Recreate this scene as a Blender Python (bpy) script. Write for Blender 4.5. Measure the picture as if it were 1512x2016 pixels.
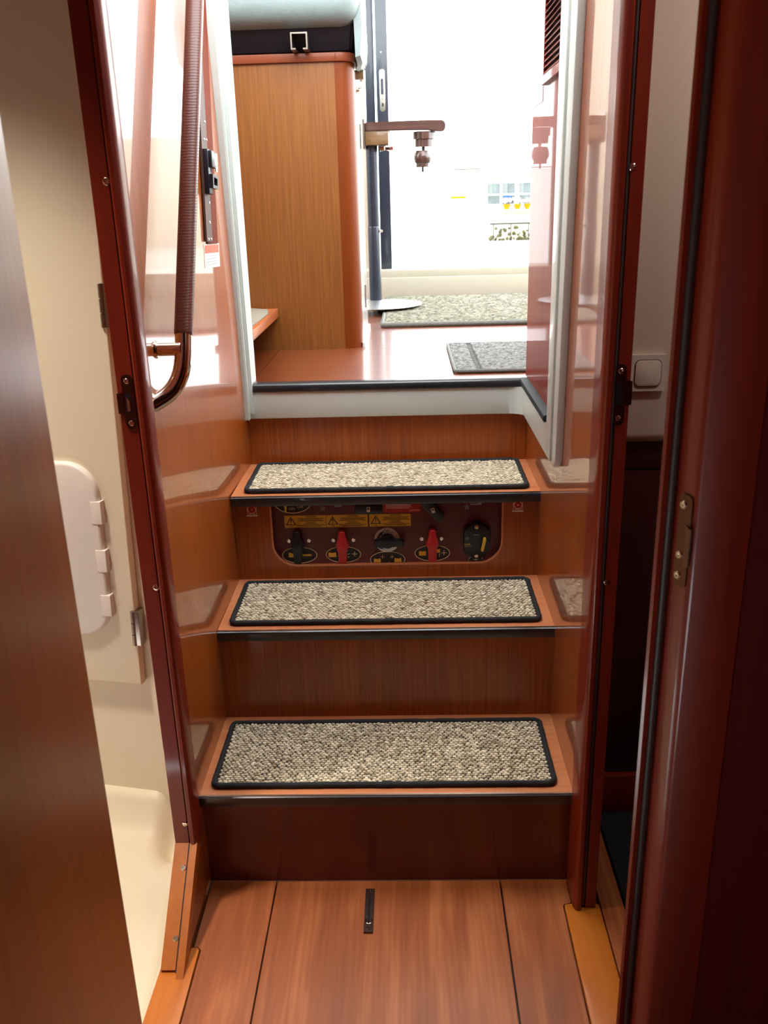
import bpy, bmesh, math, random
from mathutils import Vector, Matrix
random.seed(7)
scene = bpy.context.scene
for o in list(bpy.data.objects):
    bpy.data.objects.remove(o)
COL = scene.collection

# ------------------------------------------------------------------ camera
PIT, YAW, ROL = 0.3399, -0.0315, -0.0281
fw = Vector((math.sin(YAW) * math.cos(PIT), math.cos(YAW) * math.cos(PIT), -math.sin(PIT)))
r0 = Vector((math.cos(YAW), -math.sin(YAW), 0))
u0 = r0.cross(fw)
R = math.cos(ROL) * r0 + math.sin(ROL) * u0
U = -math.sin(ROL) * r0 + math.cos(ROL) * u0
camd = bpy.data.cameras.new('camera')
cam = bpy.data.objects.new('camera', camd)
COL.objects.link(cam)
camd.sensor_fit = 'VERTICAL'
camd.sensor_height = 36.0
camd.sensor_width = 27.0
camd.lens = 1745.68 / 2016 * 36
camd.clip_start = 0.02
camd.clip_end = 400
camd.dof.use_dof = True
camd.dof.focus_distance = 2.2
camd.dof.aperture_fstop = 10
M = Matrix((R, U, -fw)).transposed().to_4x4()
M.translation = Vector((0.0584, -1.4296, 1.2989))
cam.matrix_world = M
scene.camera = cam

# ------------------------------------------------------------------ sky and exposure
world = bpy.data.worlds.new('overcast_sky')
scene.world = world
world.use_nodes = True
wn = world.node_tree
wn.nodes['Background'].inputs[0].default_value = (0.94, 0.98, 1.0, 1)
wn.nodes['Background'].inputs[1].default_value = 9.0
scene.view_settings.view_transform = 'Standard'
scene.view_settings.look = 'None'
scene.view_settings.exposure = 0.3
scene.view_settings.gamma = 1.0
scene.view_settings.use_curve_mapping = False


# ------------------------------------------------------------------ materials
def lin(c):
    return tuple(((v / 255) / 12.92 if v / 255 <= 0.04045 else ((v / 255 + 0.055) / 1.055) ** 2.4) for v in c) + (1,)


def newmat(name):
    m = bpy.data.materials.new(name)
    m.use_nodes = True
    return m, m.node_tree.nodes, m.node_tree.links, m.node_tree.nodes['Principled BSDF']


def plain(name, c, rough=0.5, metal=0.0, coat=0.0, noise=0.06, nscale=40, bump=0.0, bscale=200, crough=0.05, spec=0.5):
    m, N, L, b = newmat(name)
    tc = N.new('ShaderNodeTexCoord')
    n = N.new('ShaderNodeTexNoise')
    n.inputs['Scale'].default_value = nscale
    n.inputs['Detail'].default_value = 4
    L.new(tc.outputs['Object'], n.inputs['Vector'])
    rp = N.new('ShaderNodeValToRGB')
    k = lin(c)
    rp.color_ramp.elements[0].position = 0.3
    rp.color_ramp.elements[1].position = 0.7
    rp.color_ramp.elements[0].color = tuple(v * (1 - noise) for v in k[:3]) + (1,)
    rp.color_ramp.elements[1].color = tuple(min(1, v * (1 + noise)) for v in k[:3]) + (1,)
    L.new(n.outputs['Fac'], rp.inputs['Fac'])
    L.new(rp.outputs['Color'], b.inputs['Base Color'])
    b.inputs['Roughness'].default_value = rough
    b.inputs['Metallic'].default_value = metal
    b.inputs['Coat Weight'].default_value = coat
    b.inputs['Coat Roughness'].default_value = crough
    b.inputs['Specular IOR Level'].default_value = spec
    if bump:
        n2 = N.new('ShaderNodeTexNoise')
        n2.inputs['Scale'].default_value = bscale
        L.new(tc.outputs['Object'], n2.inputs['Vector'])
        bp = N.new('ShaderNodeBump')
        bp.inputs['Strength'].default_value = bump
        bp.inputs['Distance'].default_value = 0.002
        L.new(n2.outputs['Fac'], bp.inputs['Height'])
        L.new(bp.outputs['Normal'], b.inputs['Normal'])
    return m


def wood(name, dark, mid, light, axis='z', fine=160, along=5, broad=9, rough=0.45, coat=0.6, crough=0.06, fleck=0.5, wave=0.0, spec=0.5):
    """varnished wood, grain running along one axis"""
    m, N, L, b = newmat(name)
    tc = N.new('ShaderNodeTexCoord')

    def stretched(s_across, s_along, detail, dist):
        mp = N.new('ShaderNodeMapping')
        sc = [s_across] * 3
        sc['xyz'.index(axis)] = s_along
        mp.inputs['Scale'].default_value = sc
        L.new(tc.outputs['Object'], mp.inputs['Vector'])
        n = N.new('ShaderNodeTexNoise')
        n.inputs['Scale'].default_value = 1.0
        n.inputs['Detail'].default_value = detail
        n.inputs['Distortion'].default_value = dist
        L.new(mp.outputs['Vector'], n.inputs['Vector'])
        return n
    nb = stretched(broad, broad * 0.12, 3, 0.8)
    nf = stretched(fine, along, 5, 0.1)
    rp = N.new('ShaderNodeValToRGB')
    e = rp.color_ramp.elements
    e[0].position = 0.28
    e[1].position = 0.72
    e[0].color = lin(dark)
    e[1].color = lin(light)
    md = e.new(0.5)
    md.color = lin(mid)
    mix = N.new('ShaderNodeMix')
    mix.data_type = 'FLOAT'
    mix.inputs[0].default_value = fleck
    L.new(nb.outputs['Fac'], mix.inputs[2])
    L.new(nf.outputs['Fac'], mix.inputs[3])
    L.new(mix.outputs[0], rp.inputs['Fac'])
    L.new(rp.outputs['Color'], b.inputs['Base Color'])
    b.inputs['Roughness'].default_value = rough
    b.inputs['Specular IOR Level'].default_value = spec
    b.inputs['Coat Weight'].default_value = coat
    b.inputs['Coat Roughness'].default_value = crough
    bp = N.new('ShaderNodeBump')
    bp.inputs['Strength'].default_value = 0.04
    bp.inputs['Distance'].default_value = 0.0005
    L.new(nf.outputs['Fac'], bp.inputs['Height'])
    L.new(bp.outputs['Normal'], b.inputs['Normal'])
    if wave:
        nw = N.new('ShaderNodeTexNoise')
        nw.inputs['Scale'].default_value = 5
        nw.inputs['Detail'].default_value = 1
        L.new(tc.outputs['Object'], nw.inputs['Vector'])
        b2 = N.new('ShaderNodeBump')
        b2.inputs['Strength'].default_value = wave
        b2.inputs['Distance'].default_value = 0.01
        L.new(nw.outputs['Fac'], b2.inputs['Height'])
        L.new(b2.outputs['Normal'], b.inputs['Coat Normal'])
    return m


W_WALL = wood('mahogany_veneer_gloss', (136, 62, 10), (156, 76, 14), (172, 90, 20), 'z', coat=1.0, crough=0.03, rough=0.4)
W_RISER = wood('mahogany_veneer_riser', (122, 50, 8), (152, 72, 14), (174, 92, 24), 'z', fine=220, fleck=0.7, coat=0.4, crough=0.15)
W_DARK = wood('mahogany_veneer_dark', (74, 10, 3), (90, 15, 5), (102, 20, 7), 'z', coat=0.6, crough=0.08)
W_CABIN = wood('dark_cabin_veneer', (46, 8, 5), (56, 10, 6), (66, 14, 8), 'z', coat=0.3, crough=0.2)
W_JAMB = wood('solid_mahogany_jamb', (104, 22, 2), (120, 30, 4), (134, 39, 7), 'z', fine=60, coat=0.4, crough=0.1, spec=0.3)
W_FLOOR = wood('mahogany_floor', (124, 62, 28), (154, 82, 40), (192, 116, 66), 'y', fine=130, along=4, broad=16, coat=0.2, crough=0.3, rough=0.45, fleck=0.36)
W_LANDING = wood('landing_floor', (102, 46, 16), (116, 54, 21), (130, 64, 28), 'x', fine=120, along=5, broad=8, coat=1.0, crough=0.13, rough=0.4)
W_TREAD = wood('tread_wood', (188, 112, 68), (204, 128, 82), (218, 144, 98), 'x', fine=140, along=6, broad=10, coat=0.3, crough=0.2)
W_SILL = wood('golden_sill_wood', (176, 92, 20), (194, 108, 30), (206, 122, 40), 'y', fine=60, broad=14, coat=0.5, crough=0.15)
W_LOWJ = wood('orange_jamb_wood', (160, 82, 12), (176, 94, 18), (188, 106, 26), 'z', fine=60, coat=0.5, crough=0.15)
W_CAB = wood('golden_cabinet_veneer', (106, 60, 17), (122, 72, 21), (140, 88, 31), 'z', fine=200, fleck=0.75, broad=5, coat=0.2, crough=0.25)
W_CABP = wood('orange_corner_post', (100, 42, 1), (110, 48, 2), (120, 55, 3), 'z', fine=40, coat=0.08, crough=0.2, spec=0.25)
W_CABT = wood('cabinet_top_edge', (112, 54, 30), (124, 62, 36), (134, 70, 42), 'x', fine=40, coat=0.1, spec=0.25)
W_PART = wood('partition_gloss', (110, 38, 26), (128, 48, 34), (142, 60, 44), 'z', fine=200, coat=0.22, crough=0.02, rough=0.5, spec=0.1)
W_DOOR = wood('door_leaf_veneer', (132, 62, 14), (154, 78, 20), (172, 96, 30), 'z', fine=90, along=4, broad=12, coat=0.4, crough=0.25)
W_TABLE = wood('table_wood', (40, 16, 8), (66, 30, 16), (92, 48, 28), 'x', fine=160, broad=14, coat=0.6)
W_PALE = wood('burl_wood', (92, 66, 38), (118, 90, 58), (150, 122, 88), 'x', fine=60, along=20, broad=22, coat=0.3)
W_KNOB = wood('turned_wood', (34, 14, 8), (58, 26, 14), (86, 46, 28), 'z', fine=80, coat=0.8)
GEL = plain('white_gelcoat', (208, 217, 212), 0.35, coat=0.1, noise=0.02, nscale=9)
CREAM = plain('cream_moulding', (226, 214, 190), 0.5, coat=0.0, noise=0.02, nscale=6)
CREAMW = plain('cream_vinyl', (216, 200, 184), 0.6, noise=0.03, nscale=200, bump=0.08, bscale=400)
LILAC = plain('white_plastic_hatch', (222, 214, 208), 0.4, noise=0.02)
SWITCHM = plain('beige_plastic', (208, 194, 182), 0.4, noise=0.02)
BLACKR = plain('black_rubber', (26, 27, 30), 0.45, noise=0.1)
NOSE = plain('black_nosing', (32, 38, 44), 0.28, noise=0.1, coat=0.3)
BROWNR = plain('brown_seal_rubber', (58, 38, 34), 0.5, noise=0.1)
STEEL = plain('stainless_steel', (210, 200, 188), 0.08, metal=1.0, noise=0.03)
STEELB = plain('brushed_steel', (150, 140, 130), 0.3, metal=1.0, noise=0.06)
BRONZE = plain('bronze_plate', (92, 66, 54), 0.28, metal=1.0, noise=0.06)
ALUBLK = plain('black_aluminium', (34, 42, 56), 0.3, noise=0.1, coat=0.2)
PLBLK = plain('black_plastic', (20, 24, 34), 0.35, noise=0.1)
PLRED = plain('red_plastic', (190, 30, 34), 0.35, noise=0.05)
PLYEL = plain('yellow_plastic', (226, 190, 60), 0.4, noise=0.05)
PRYEL = plain('yellow_print', (226, 176, 40), 0.5, noise=0.04)
PRWHT = plain('white_print', (224, 218, 206), 0.5, noise=0.02)
PRRED = plain('red_print', (176, 26, 24), 0.5, noise=0.04)
PRBLK = plain('black_print', (22, 18, 18), 0.5, noise=0.05)
PRORG = plain('orange_print', (204, 86, 48), 0.5, noise=0.05)
PRGRY = plain('grey_print', (150, 150, 150), 0.5, noise=0.05)
PANELM = plain('dark_red_switchboard', (92, 26, 24), 0.4, noise=0.08)
LEATH = plain('grey_leather', (122, 136, 134), 0.42, noise=0.06, bump=0.25, bscale=260)
BLKCL = plain('black_upholstery', (20, 22, 34), 0.6, noise=0.15, bump=0.3, bscale=60)
CARPD = plain('dark_carpet', (26, 30, 34), 0.95, noise=0.4, nscale=300, bump=0.8, bscale=500)
GREYMAT = plain('grey_rubber_mat', (132, 126, 112), 0.7, noise=0.08)
BIND = plain('black_binding', (22, 26, 30), 0.75, noise=0.25, nscale=240, bump=0.6, bscale=420)
OUTW = plain('white_render', (236, 238, 236), 0.8, noise=0.02)
QUAY = plain('pale_quay', (150, 150, 138), 0.9, noise=0.04, nscale=2)
PANE = plain('window_glass_far', (72, 80, 80), 0.15, noise=0.3, nscale=2, spec=0.25)
FLW = plain('flower_petals', (240, 190, 200), 0.8, noise=0.3, nscale=20)
POTM = plain('yellow_pot', (120, 100, 4), 0.9, noise=0.1, spec=0.1)
RAILM = plain('grey_railing', (22, 26, 26), 0.6, noise=0.1)
BLUEM = plain('blue_awning', (20, 60, 120), 0.8, noise=0.1)


def leather_wrap():
    m, N, L, b = newmat('brown_leather_wrap')
    tc = N.new('ShaderNodeTexCoord')
    w = N.new('ShaderNodeTexWave')
    w.bands_direction = 'Z'
    w.inputs['Scale'].default_value = 62
    w.inputs['Distortion'].default_value = 2.5
    w.inputs['Detail'].default_value = 2
    L.new(tc.outputs['Object'], w.inputs['Vector'])
    bp = N.new('ShaderNodeBump')
    bp.inputs['Strength'].default_value = 0.15
    bp.inputs['Distance'].default_value = 0.001
    L.new(w.outputs['Fac'], bp.inputs['Height'])
    L.new(bp.outputs['Normal'], b.inputs['Normal'])
    b.inputs['Base Color'].default_value = lin((92, 44, 32))
    b.inputs['Roughness'].default_value = 0.35
    return m


LEATHB = leather_wrap()


def loop_pile(name, dark, light):
    """colour per loop from a colour attribute"""
    m, N, L, b = newmat(name)
    a = N.new('ShaderNodeAttribute')
    a.attribute_name = 'shade'
    rp = N.new('ShaderNodeValToRGB')
    rp.color_ramp.elements[0].color = lin(dark)
    rp.color_ramp.elements[1].color = lin(light)
    L.new(a.outputs['Fac'], rp.inputs['Fac'])
    L.new(rp.outputs['Color'], b.inputs['Base Color'])
    b.inputs['Roughness'].default_value = 0.95
    b.inputs['Specular IOR Level'].default_value = 0.1
    return m


PILE = loop_pile('beige_loop_pile', (150, 136, 108), (242, 234, 208))
RUGP = loop_pile('grey_rug_pile', (70, 69, 58), (150, 148, 134))
MATP = loop_pile('grey_mat_pile', (80, 82, 80), (146, 148, 146))


# ------------------------------------------------------------------ mesh helpers
def obj(name, bm, mat, parent=None, smooth=False):
    bmesh.ops.recalc_face_normals(bm, faces=bm.faces[:])
    me = bpy.data.meshes.new(name)
    bm.to_mesh(me)
    bm.free()
    me.materials.append(mat)
    if smooth:
        for p in me.polygons:
            p.use_smooth = True
        try:
            me.set_sharp_from_angle(angle=math.radians(40))
        except Exception:
            pass
    o = bpy.data.objects.new(name, me)
    COL.objects.link(o)
    if parent is not None:
        o.parent = parent
        o.matrix_parent_inverse = parent.matrix_basis.inverted()
    return o


def thing(name, label, cat, loc=(0, 0, 0), group=None):
    o = bpy.data.objects.new(name, None)
    COL.objects.link(o)
    o.location = loc
    o.empty_display_size = 0.05
    o['label'] = label
    o['category'] = cat
    if group:
        o['group'] = group
    return o


def tag(o, label, cat, group=None):
    o['label'] = label
    o['category'] = cat
    if group:
        o['group'] = group
    return o


def struct(o, label, cat):
    o['kind'] = 'structure'
    o['label'] = label
    o['category'] = cat
    return o


def addbox(bm, x, y, z, bev=0.0, seg=2):
    vs = [bm.verts.new((x[i], y[j], z[k])) for i in (0, 1) for j in (0, 1) for k in (0, 1)]
    fs = [(0, 1, 3, 2), (4, 6, 7, 5), (0, 4, 5, 1), (2, 3, 7, 6), (0, 2, 6, 4), (1, 5, 7, 3)]
    faces = [bm.faces.new([vs[i] for i in f]) for f in fs]
    if bev:
        es = list({e for f in faces for e in f.edges})
        bmesh.ops.bevel(bm, geom=es, offset=bev, segments=seg, affect='EDGES', profile=0.5)


def box(name, x, y, z, mat, parent=None, bev=0.0, seg=2):
    bm = bmesh.new()
    addbox(bm, x, y, z, bev, seg)
    return obj(name, bm, mat, parent, smooth=bev > 0)


def addprism(bm, poly, axis, a, b):
    """poly: 2D points in the two other axes (in xyz order), extruded along axis from a to b"""
    def P(p, t):
        q = list(p)
        q.insert('xyz'.index(axis), t)
        return bm.verts.new(q)
    A = [P(p, a) for p in poly]
    B = [P(p, b) for p in poly]
    n = len(poly)
    bm.faces.new(A)
    bm.faces.new(B)
    for i in range(n):
        bm.faces.new((A[i], A[(i + 1) % n], B[(i + 1) % n], B[i]))


def prism(name, poly, axis, a, b, mat, parent=None, bev=0.0, smooth=False):
    bm = bmesh.new()
    addprism(bm, poly, axis, a, b)
    if bev:
        bmesh.ops.recalc_face_normals(bm, faces=bm.faces[:])
        bmesh.ops.bevel(bm, geom=bm.edges[:], offset=bev, segments=2, affect='EDGES', profile=0.5)
    return obj(name, bm, mat, parent, smooth=smooth or bev > 0)


def addtube(bm, path, rad, n=16, caps=True):
    path = [Vector(p) for p in path]
    rads = rad if isinstance(rad, (list, tuple)) else [rad] * len(path)
    rings = []
    t0 = (path[1] - path[0]).normalized()
    ref = Vector((0, 0, 1)) if abs(t0.z) < 0.9 else Vector((1, 0, 0))
    nrm = t0.cross(ref).normalized()
    for i, p in enumerate(path):
        if i == 0:
            t = path[1] - path[0]
        elif i == len(path) - 1:
            t = path[-1] - path[-2]
        else:
            t = (path[i + 1] - p).normalized() + (p - path[i - 1]).normalized()
        t.normalize()
        nrm = (nrm - t * nrm.dot(t)).normalized()
        bn = t.cross(nrm)
        rings.append([bm.verts.new(p + rads[i] * (math.cos(2 * math.pi * k / n) * nrm + math.sin(2 * math.pi * k / n) * bn)) for k in range(n)])
    for a, b in zip(rings, rings[1:]):
        for k in range(n):
            bm.faces.new((a[k], a[(k + 1) % n], b[(k + 1) % n], b[k]))
    if caps:
        bm.faces.new(rings[0])
        bm.faces.new(rings[-1])


def tube(name, path, rad, mat, parent=None, n=16):
    bm = bmesh.new()
    addtube(bm, path, rad, n)
    return obj(name, bm, mat, parent, smooth=True)


def lathe(name, prof, mat, parent=None, org=(0, 0, 0), axis='z', n=32):
    """prof: (radius, height) pairs along axis"""
    bm = bmesh.new()
    rings = []
    org = Vector(org)
    for r, h in prof:
        ring = []
        for k in range(n):
            c, s = math.cos(2 * math.pi * k / n) * max(r, 1e-5), math.sin(2 * math.pi * k / n) * max(r, 1e-5)
            v = {'z': (c, s, h), 'y': (c, h, s), 'x': (h, c, s)}[axis]
            ring.append(bm.verts.new(org + Vector(v)))
        rings.append(ring)
    for a, b in zip(rings, rings[1:]):
        for k in range(n):
            bm.faces.new((a[k], a[(k + 1) % n], b[(k + 1) % n], b[k]))
    bm.faces.new(rings[0])
    bm.faces.new(rings[-1])
    return obj(name, bm, mat, parent, smooth=True)


def rrect(x0, x1, z0, z1, r, n=6):
    out = []
    for cx, cz, a0 in ((x1 - r, z1 - r, 0), (x0 + r, z1 - r, 90), (x0 + r, z0 + r, 180), (x1 - r, z0 + r, 270)):
        for k in range(n + 1):
            a = math.radians(a0 + 90 * k / n)
            out.append((cx + r * math.cos(a), cz + r * math.sin(a)))
    return out


def ellipse(cx, cz, a, b, n=36):
    return [(cx + a * math.cos(2 * math.pi * k / n), cz + b * math.sin(2 * math.pi * k / n)) for k in range(n)]


def ring_prism(name, outer, inner, axis, a, b, mat, parent=None):
    bm = bmesh.new()
    n = len(outer)

    def P(p, t):
        q = list(p)
        q.insert('xyz'.index(axis), t)
        return bm.verts.new(q)
    oa, ob = [P(p, a) for p in outer], [P(p, b) for p in outer]
    ia, ib = [P(p, a) for p in inner], [P(p, b) for p in inner]
    for i in range(n):
        j = (i + 1) % n
        bm.faces.new((oa[i], oa[j], ia[j], ia[i]))
        bm.faces.new((ob[i], ob[j], ib[j], ib[i]))
        bm.faces.new((oa[i], oa[j], ob[j], ob[i]))
        bm.faces.new((ia[i], ia[j], ib[j], ib[i]))
    return obj(name, bm, mat, parent)


def text(name, body, size, x, z, y, mat, parent=None, align='CENTER', facing='-y', rot=0.0, thick=0.0003, bold=0.0):
    cu = bpy.data.curves.new(name, 'FONT')
    cu.body = body
    cu.size = size
    cu.align_x = align
    cu.align_y = 'CENTER'
    cu.extrude = thick
    cu.offset = bold
    cu.resolution_u = 3
    t = bpy.data.objects.new(name, cu)
    COL.objects.link(t)
    bpy.context.view_layer.update()
    me = bpy.data.meshes.new_from_object(t)
    bpy.data.objects.remove(t)
    bpy.data.curves.remove(cu)
    me.name = name
    if facing == '-y':
        mx = Matrix.Translation((x, y, z)) @ Matrix.Rotation(rot, 4, 'Y') @ Matrix.Rotation(math.radians(90), 4, 'X')
    else:  # +x: reads along +y? wall on the left, text runs away from the viewer along +y
        mx = Matrix.Translation((x, y, z)) @ Matrix.Rotation(math.radians(90), 4, 'Z') @ Matrix.Rotation(math.radians(90), 4, 'X')
    me.transform(mx)
    me.materials.clear()
    me.materials.append(mat)
    o = bpy.data.objects.new(name, me)
    COL.objects.link(o)
    if parent is not None:
        o.parent = parent
        o.matrix_parent_inverse = parent.matrix_basis.inverted()
    return o


def screw(parent, p, axis, sgn, r=0.0045, mat=None):
    """round screw head with a socket; axis is the direction it faces"""
    prof = [(0.0, -0.001), (r, -0.001), (r, 0.0006), (r * 0.8, 0.0014), (r * 0.45, 0.0014), (r * 0.4, 0.0004), (0.0, 0.0004)]
    return lathe('screw', [(a, h * sgn) for a, h in prof], mat or STEEL, parent, p, axis, n=12)


# ================================================================== STRUCTURE
CEIL = 1.95
LZ = 0.866      # landing height
# --- lower floor: dark subfloor with planks laid on it
floor = struct(box('floor', (-0.40, 1.25), (-2.6, 0.30), (-0.06, -0.012), BLACKR), 'reddish mahogany floor boards with dark seams at the foot of the steps', 'floor')


def plank(x, y, parent=floor, z=(-0.012, 0.0), mat=W_FLOOR):
    return box('plank', x, y, z, mat, parent, bev=0.0012, seg=1)


prism('plank', [(-0.356, 0.010), (-0.2265, 0.010), (-0.2265, -1.1), (-0.342, -1.1), (-0.342, -0.165), (-0.349, -0.158), (-0.356, -0.158)], 'z', -0.012, 0.0, W_FLOOR, floor)
plank((-0.2235, 0.2245), (-1.1, 0.010))
prism('plank', [(0.2275, 0.010), (0.357, 0.010), (0.357, -0.052), (0.343, -0.056), (0.340, -0.06), (0.340, -1.1), (0.2275, -1.1)], 'z', -0.012, 0.0, W_FLOOR, floor)
plank((0.413, 0.457), (-0.5, 0.205))
plank((-0.39, 0.4), (-2.55, -1.103))
plank((0.403, 1.2), (-2.55, -0.55))

# sills of the two side doorways
trim_1 = struct(prism('trim_1', [(-0.405, -0.1), (-0.368, -0.16), (-0.349, -0.160), (-0.345, -0.166), (-0.345, -0.54), (-0.410, -0.54)], 'z', -0.02, 0.002, W_SILL, bev=0.0015),
                'golden wooden sill at the bathroom doorway', 'sill')
trim_2 = struct(prism('trim_2', [(0.343, -0.060), (0.347, -0.057), (0.398, -0.052), (0.410, -0.06), (0.410, -0.54), (0.343, -0.54)], 'z', -0.02, 0.002, W_SILL, bev=0.0015),
                'golden wooden sill below the jamb of the dark cabin', 'sill')

# --- stairwell side walls


def sstep(a, b, t):
    t = max(0, min(1, (t - a) / (b - a)))
    return t * t * (3 - 2 * t)


def wall_x(y, z):
    """front surface of the left wall: square to the steps below, turned slightly inward higher up"""
    return -0.36 - 0.075 * sstep(0.35, 1.10, z) * (0.66 - y)


bm = bmesh.new()
ZS_ = [1.95 * k / 40 for k in range(41)]
rows = []
for z in ZS_:
    far = 0.792 if z < 0.87 else 0.775 - 0.085 * (z - 0.87)
    row = []
    for k in range(17):
        y = -0.02 + (far + 0.02) * k / 16
        row.append(bm.verts.new((wall_x(y, z), y, z)))
    row.append(bm.verts.new((-0.4125, far, z)))
    row.append(bm.verts.new((-0.4125, -0.02, z)))
    rows.append(row)
for a, b in zip(rows, rows[1:]):
    n_ = len(a)
    for k in range(n_):
        bm.faces.new((a[k], a[(k + 1) % n_], b[(k + 1) % n_], b[k]))
bm.faces.new(rows[0])
bm.faces.new(rows[-1])
wl = struct(obj('wall_left', bm, W_WALL, None, True), 'glossy mahogany veneer wall on the handrail side of the steps', 'wall')
prism('foot_panel', [(-0.22, -0.02), (-0.05, 0.135), (-0.0205, 0.15), (-0.0205, -0.02)], 'x', -0.398, -0.36, W_WALL, wl)
wr = struct(prism('wall_right', [(-0.045, -0.02), (-0.045, 1.95), (0.80, 1.95), (0.80, 0.0)], 'x', 0.36, 0.396, W_WALL),
            'glossy mahogany veneer wall opposite the handrail', 'wall')
# partition veneer above the landing edge, on the same wall
box('veneer_panel', (0.3555, 0.36), (0.30, 0.802), (0.868, 1.95), W_PART, wr)
box('edge_strip', (0.3575, 0.36), (-0.045, -0.004), (0.0, 1.95), W_JAMB, wr)

# --- bulkheads of the lower deck
struct(box('wall_front_left', (-1.15, -0.336), (-0.575, -0.54), (-0.02, CEIL), W_DARK), 'dark mahogany bulkhead behind the open door leaf', 'wall')
struct(box('wall_front_right', (0.40, 1.25), (-0.578, -0.54), (-0.02, CEIL), W_DARK), 'dark mahogany bulkhead beside the near door post', 'wall')
struct(box('wall_hull_left', (-1.19, -1.15), (-0.575, 0.84), (-0.05, CEIL), CREAM), 'cream hull side in the bathroom', 'wall')
struct(box('wall_berth_left', (-1.19, -1.15), (-2.6, -0.575), (-0.05, CEIL), W_CABIN), 'dark hull side of the forward cabin', 'wall')
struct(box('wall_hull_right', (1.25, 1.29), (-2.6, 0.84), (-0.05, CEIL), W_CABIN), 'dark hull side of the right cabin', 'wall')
struct(box('wall_back', (-1.19, 1.29), (-2.64, -2.6), (-0.05, CEIL), W_CABIN), 'dark wall behind the viewer', 'wall')
DECK_Y = 0.02
bm = bmesh.new()
addbox(bm, (-1.6, 1.7), (-0.56, DECK_Y), (CEIL, CEIL + 0.05))
addbox(bm, (-1.6, -0.40), (DECK_Y, 0.85), (CEIL, CEIL + 0.05))
addbox(bm, (0.40, 1.7), (DECK_Y, 0.85), (CEIL, CEIL + 0.05))
struct(obj('ceiling', bm, CREAMW), 'cream ceiling of the lower deck', 'ceiling')

struct(box('wall_light_stop', (-1.19, 1.29), (0.84, 0.88), (-0.05, LZ - 0.06), W_DARK), 'unseen bulkhead added against light leaks under the saloon floor', 'wall')  # unseen, added to stop light leaking in behind the steps
struct(box('ceiling_berth', (-1.6, 1.7), (-2.64, -0.5605), (CEIL, CEIL + 0.05), W_CABIN), 'dark ceiling of the forward cabin', 'ceiling')
# --- bathroom back wall (slightly skewed) and shower tray
u = Vector((-0.981, 0.195, 0))
nb_ = Vector((-0.195, -0.981, 0))          # faces the viewer


def bw(s, z, d):
    """point on the bathroom wall: s metres from the jamb side, z height, d proud of it"""
    s = s + (0.75 - z) * 0.035
    return Vector((-0.463, 0.115, 0)) + u * s + nb_ * d + Vector((0, 0, z))


def wallplate(name, poly, d0, d1, mat, parent=None, bev=0.0):
    bm = bmesh.new()
    A = [bm.verts.new(bw(s, z, d0)) for s, z in poly]
    B = [bm.verts.new(bw(s, z, d1)) for s, z in poly]
    n = len(poly)
    bm.faces.new(A)
    bf = bm.faces.new(B)
    for i in range(n):
        bm.faces.new((A[i], A[(i + 1) % n], B[(i + 1) % n], B[i]))
    if bev:
        bmesh.ops.recalc_face_normals(bm, faces=bm.faces[:])
        bmesh.ops.bevel(bm, geom=[e for e in bf.edges], offset=bev, segments=3, affect='EDGES', profile=0.5)
    return obj(name, bm, mat, parent, smooth=bev > 0)


wb = struct(wallplate('wall_bath', [(-0.05, 0.0), (0.70, 0.0), (0.70, 1.95), (-0.012, 1.95)], -0.04, 0.0, CREAM),
            'cream moulded bathroom wall behind the hinged panel', 'wall')
cdoor = thing('cupboard_door', 'tall cream cupboard door on two hinges in the bathroom', 'cupboard door', bw(0.02, 0.40, 0.004))
wallplate('door_panel', [(0.0, 0.405), (0.5, 0.405), (0.5, 1.93), (0.0, 1.93)], 0.002, 0.020, CREAM, cdoor, bev=0.002)
for zc in (1.14, 0.53):
    h = wallplate('hinge', [(-0.009, zc - 0.037), (0.006, zc - 0.037), (0.006, zc + 0.037), (-0.009, zc + 0.037)], 0.004, 0.0225, STEELB, cdoor, bev=0.001)
    p0, p1 = bw(0.004, zc - 0.037, 0.022), bw(0.004, zc + 0.037, 0.022)
    for k in range(3):
        a, b = p0.lerp(p1, k / 3 + 0.01), p0.lerp(p1, (k + 1) / 3 - 0.01)
        tube('knuckle', [a, b], 0.004, STEELB, h, n=10)
hatch = thing('access_hatch', 'rounded white plastic hatch with three small hinges on the cupboard door', 'hatch', bw(0.06, 0.5, 0.02))
wallplate('lid', rrect(0.046, 0.26, 0.512, 0.862, 0.062, 10), 0.0202, 0.033, LILAC, hatch, bev=0.006)
for zc in (0.768, 0.672, 0.580):
    wallplate('hinge', [(0.040, zc - 0.022), (0.060, zc - 0.022), (0.060, zc + 0.022), (0.040, zc + 0.022)], 0.0202, 0.0342, LILAC, hatch, bev=0.001)

bm = bmesh.new()
NX, NY = 90, 60
grid = []
for i in range(NX + 1):
    x = -1.14 + (-0.401 + 1.14) * i / NX
    row = []
    for j in range(NY + 1):
        yb = -0.535 + 0.655 * j / NY
        y = yb - (x + 0.46) * 0.195
        z = -0.035 + 0.10 / (1 + math.exp(-(yb + 0.06) / 0.045))
        z += 0.085 * max(0, min(1, (yb - 0.055) / 0.07)) ** 2
        dx, dy = (x + 0.440) / 0.034, (y - 0.075) / 0.060
        z -= 0.060 * math.exp(-(dx * dx + dy * dy) ** 2)
        z += 0.02 * max(0, (x + 0.43) / 0.03) ** 2 * (1 if y < -0.05 else 0)
        row.append(bm.verts.new((x, y, z)))
    grid.append(row)
for i in range(NX):
    for j in range(NY):
        bm.faces.new((grid[i][j], grid[i + 1][j], grid[i + 1][j + 1], grid[i][j + 1]))
tray = obj('shower_tray', bm, CREAM, None, smooth=True)
tray.modifiers.new('thick', 'SOLIDIFY').thickness = 0.01
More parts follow.
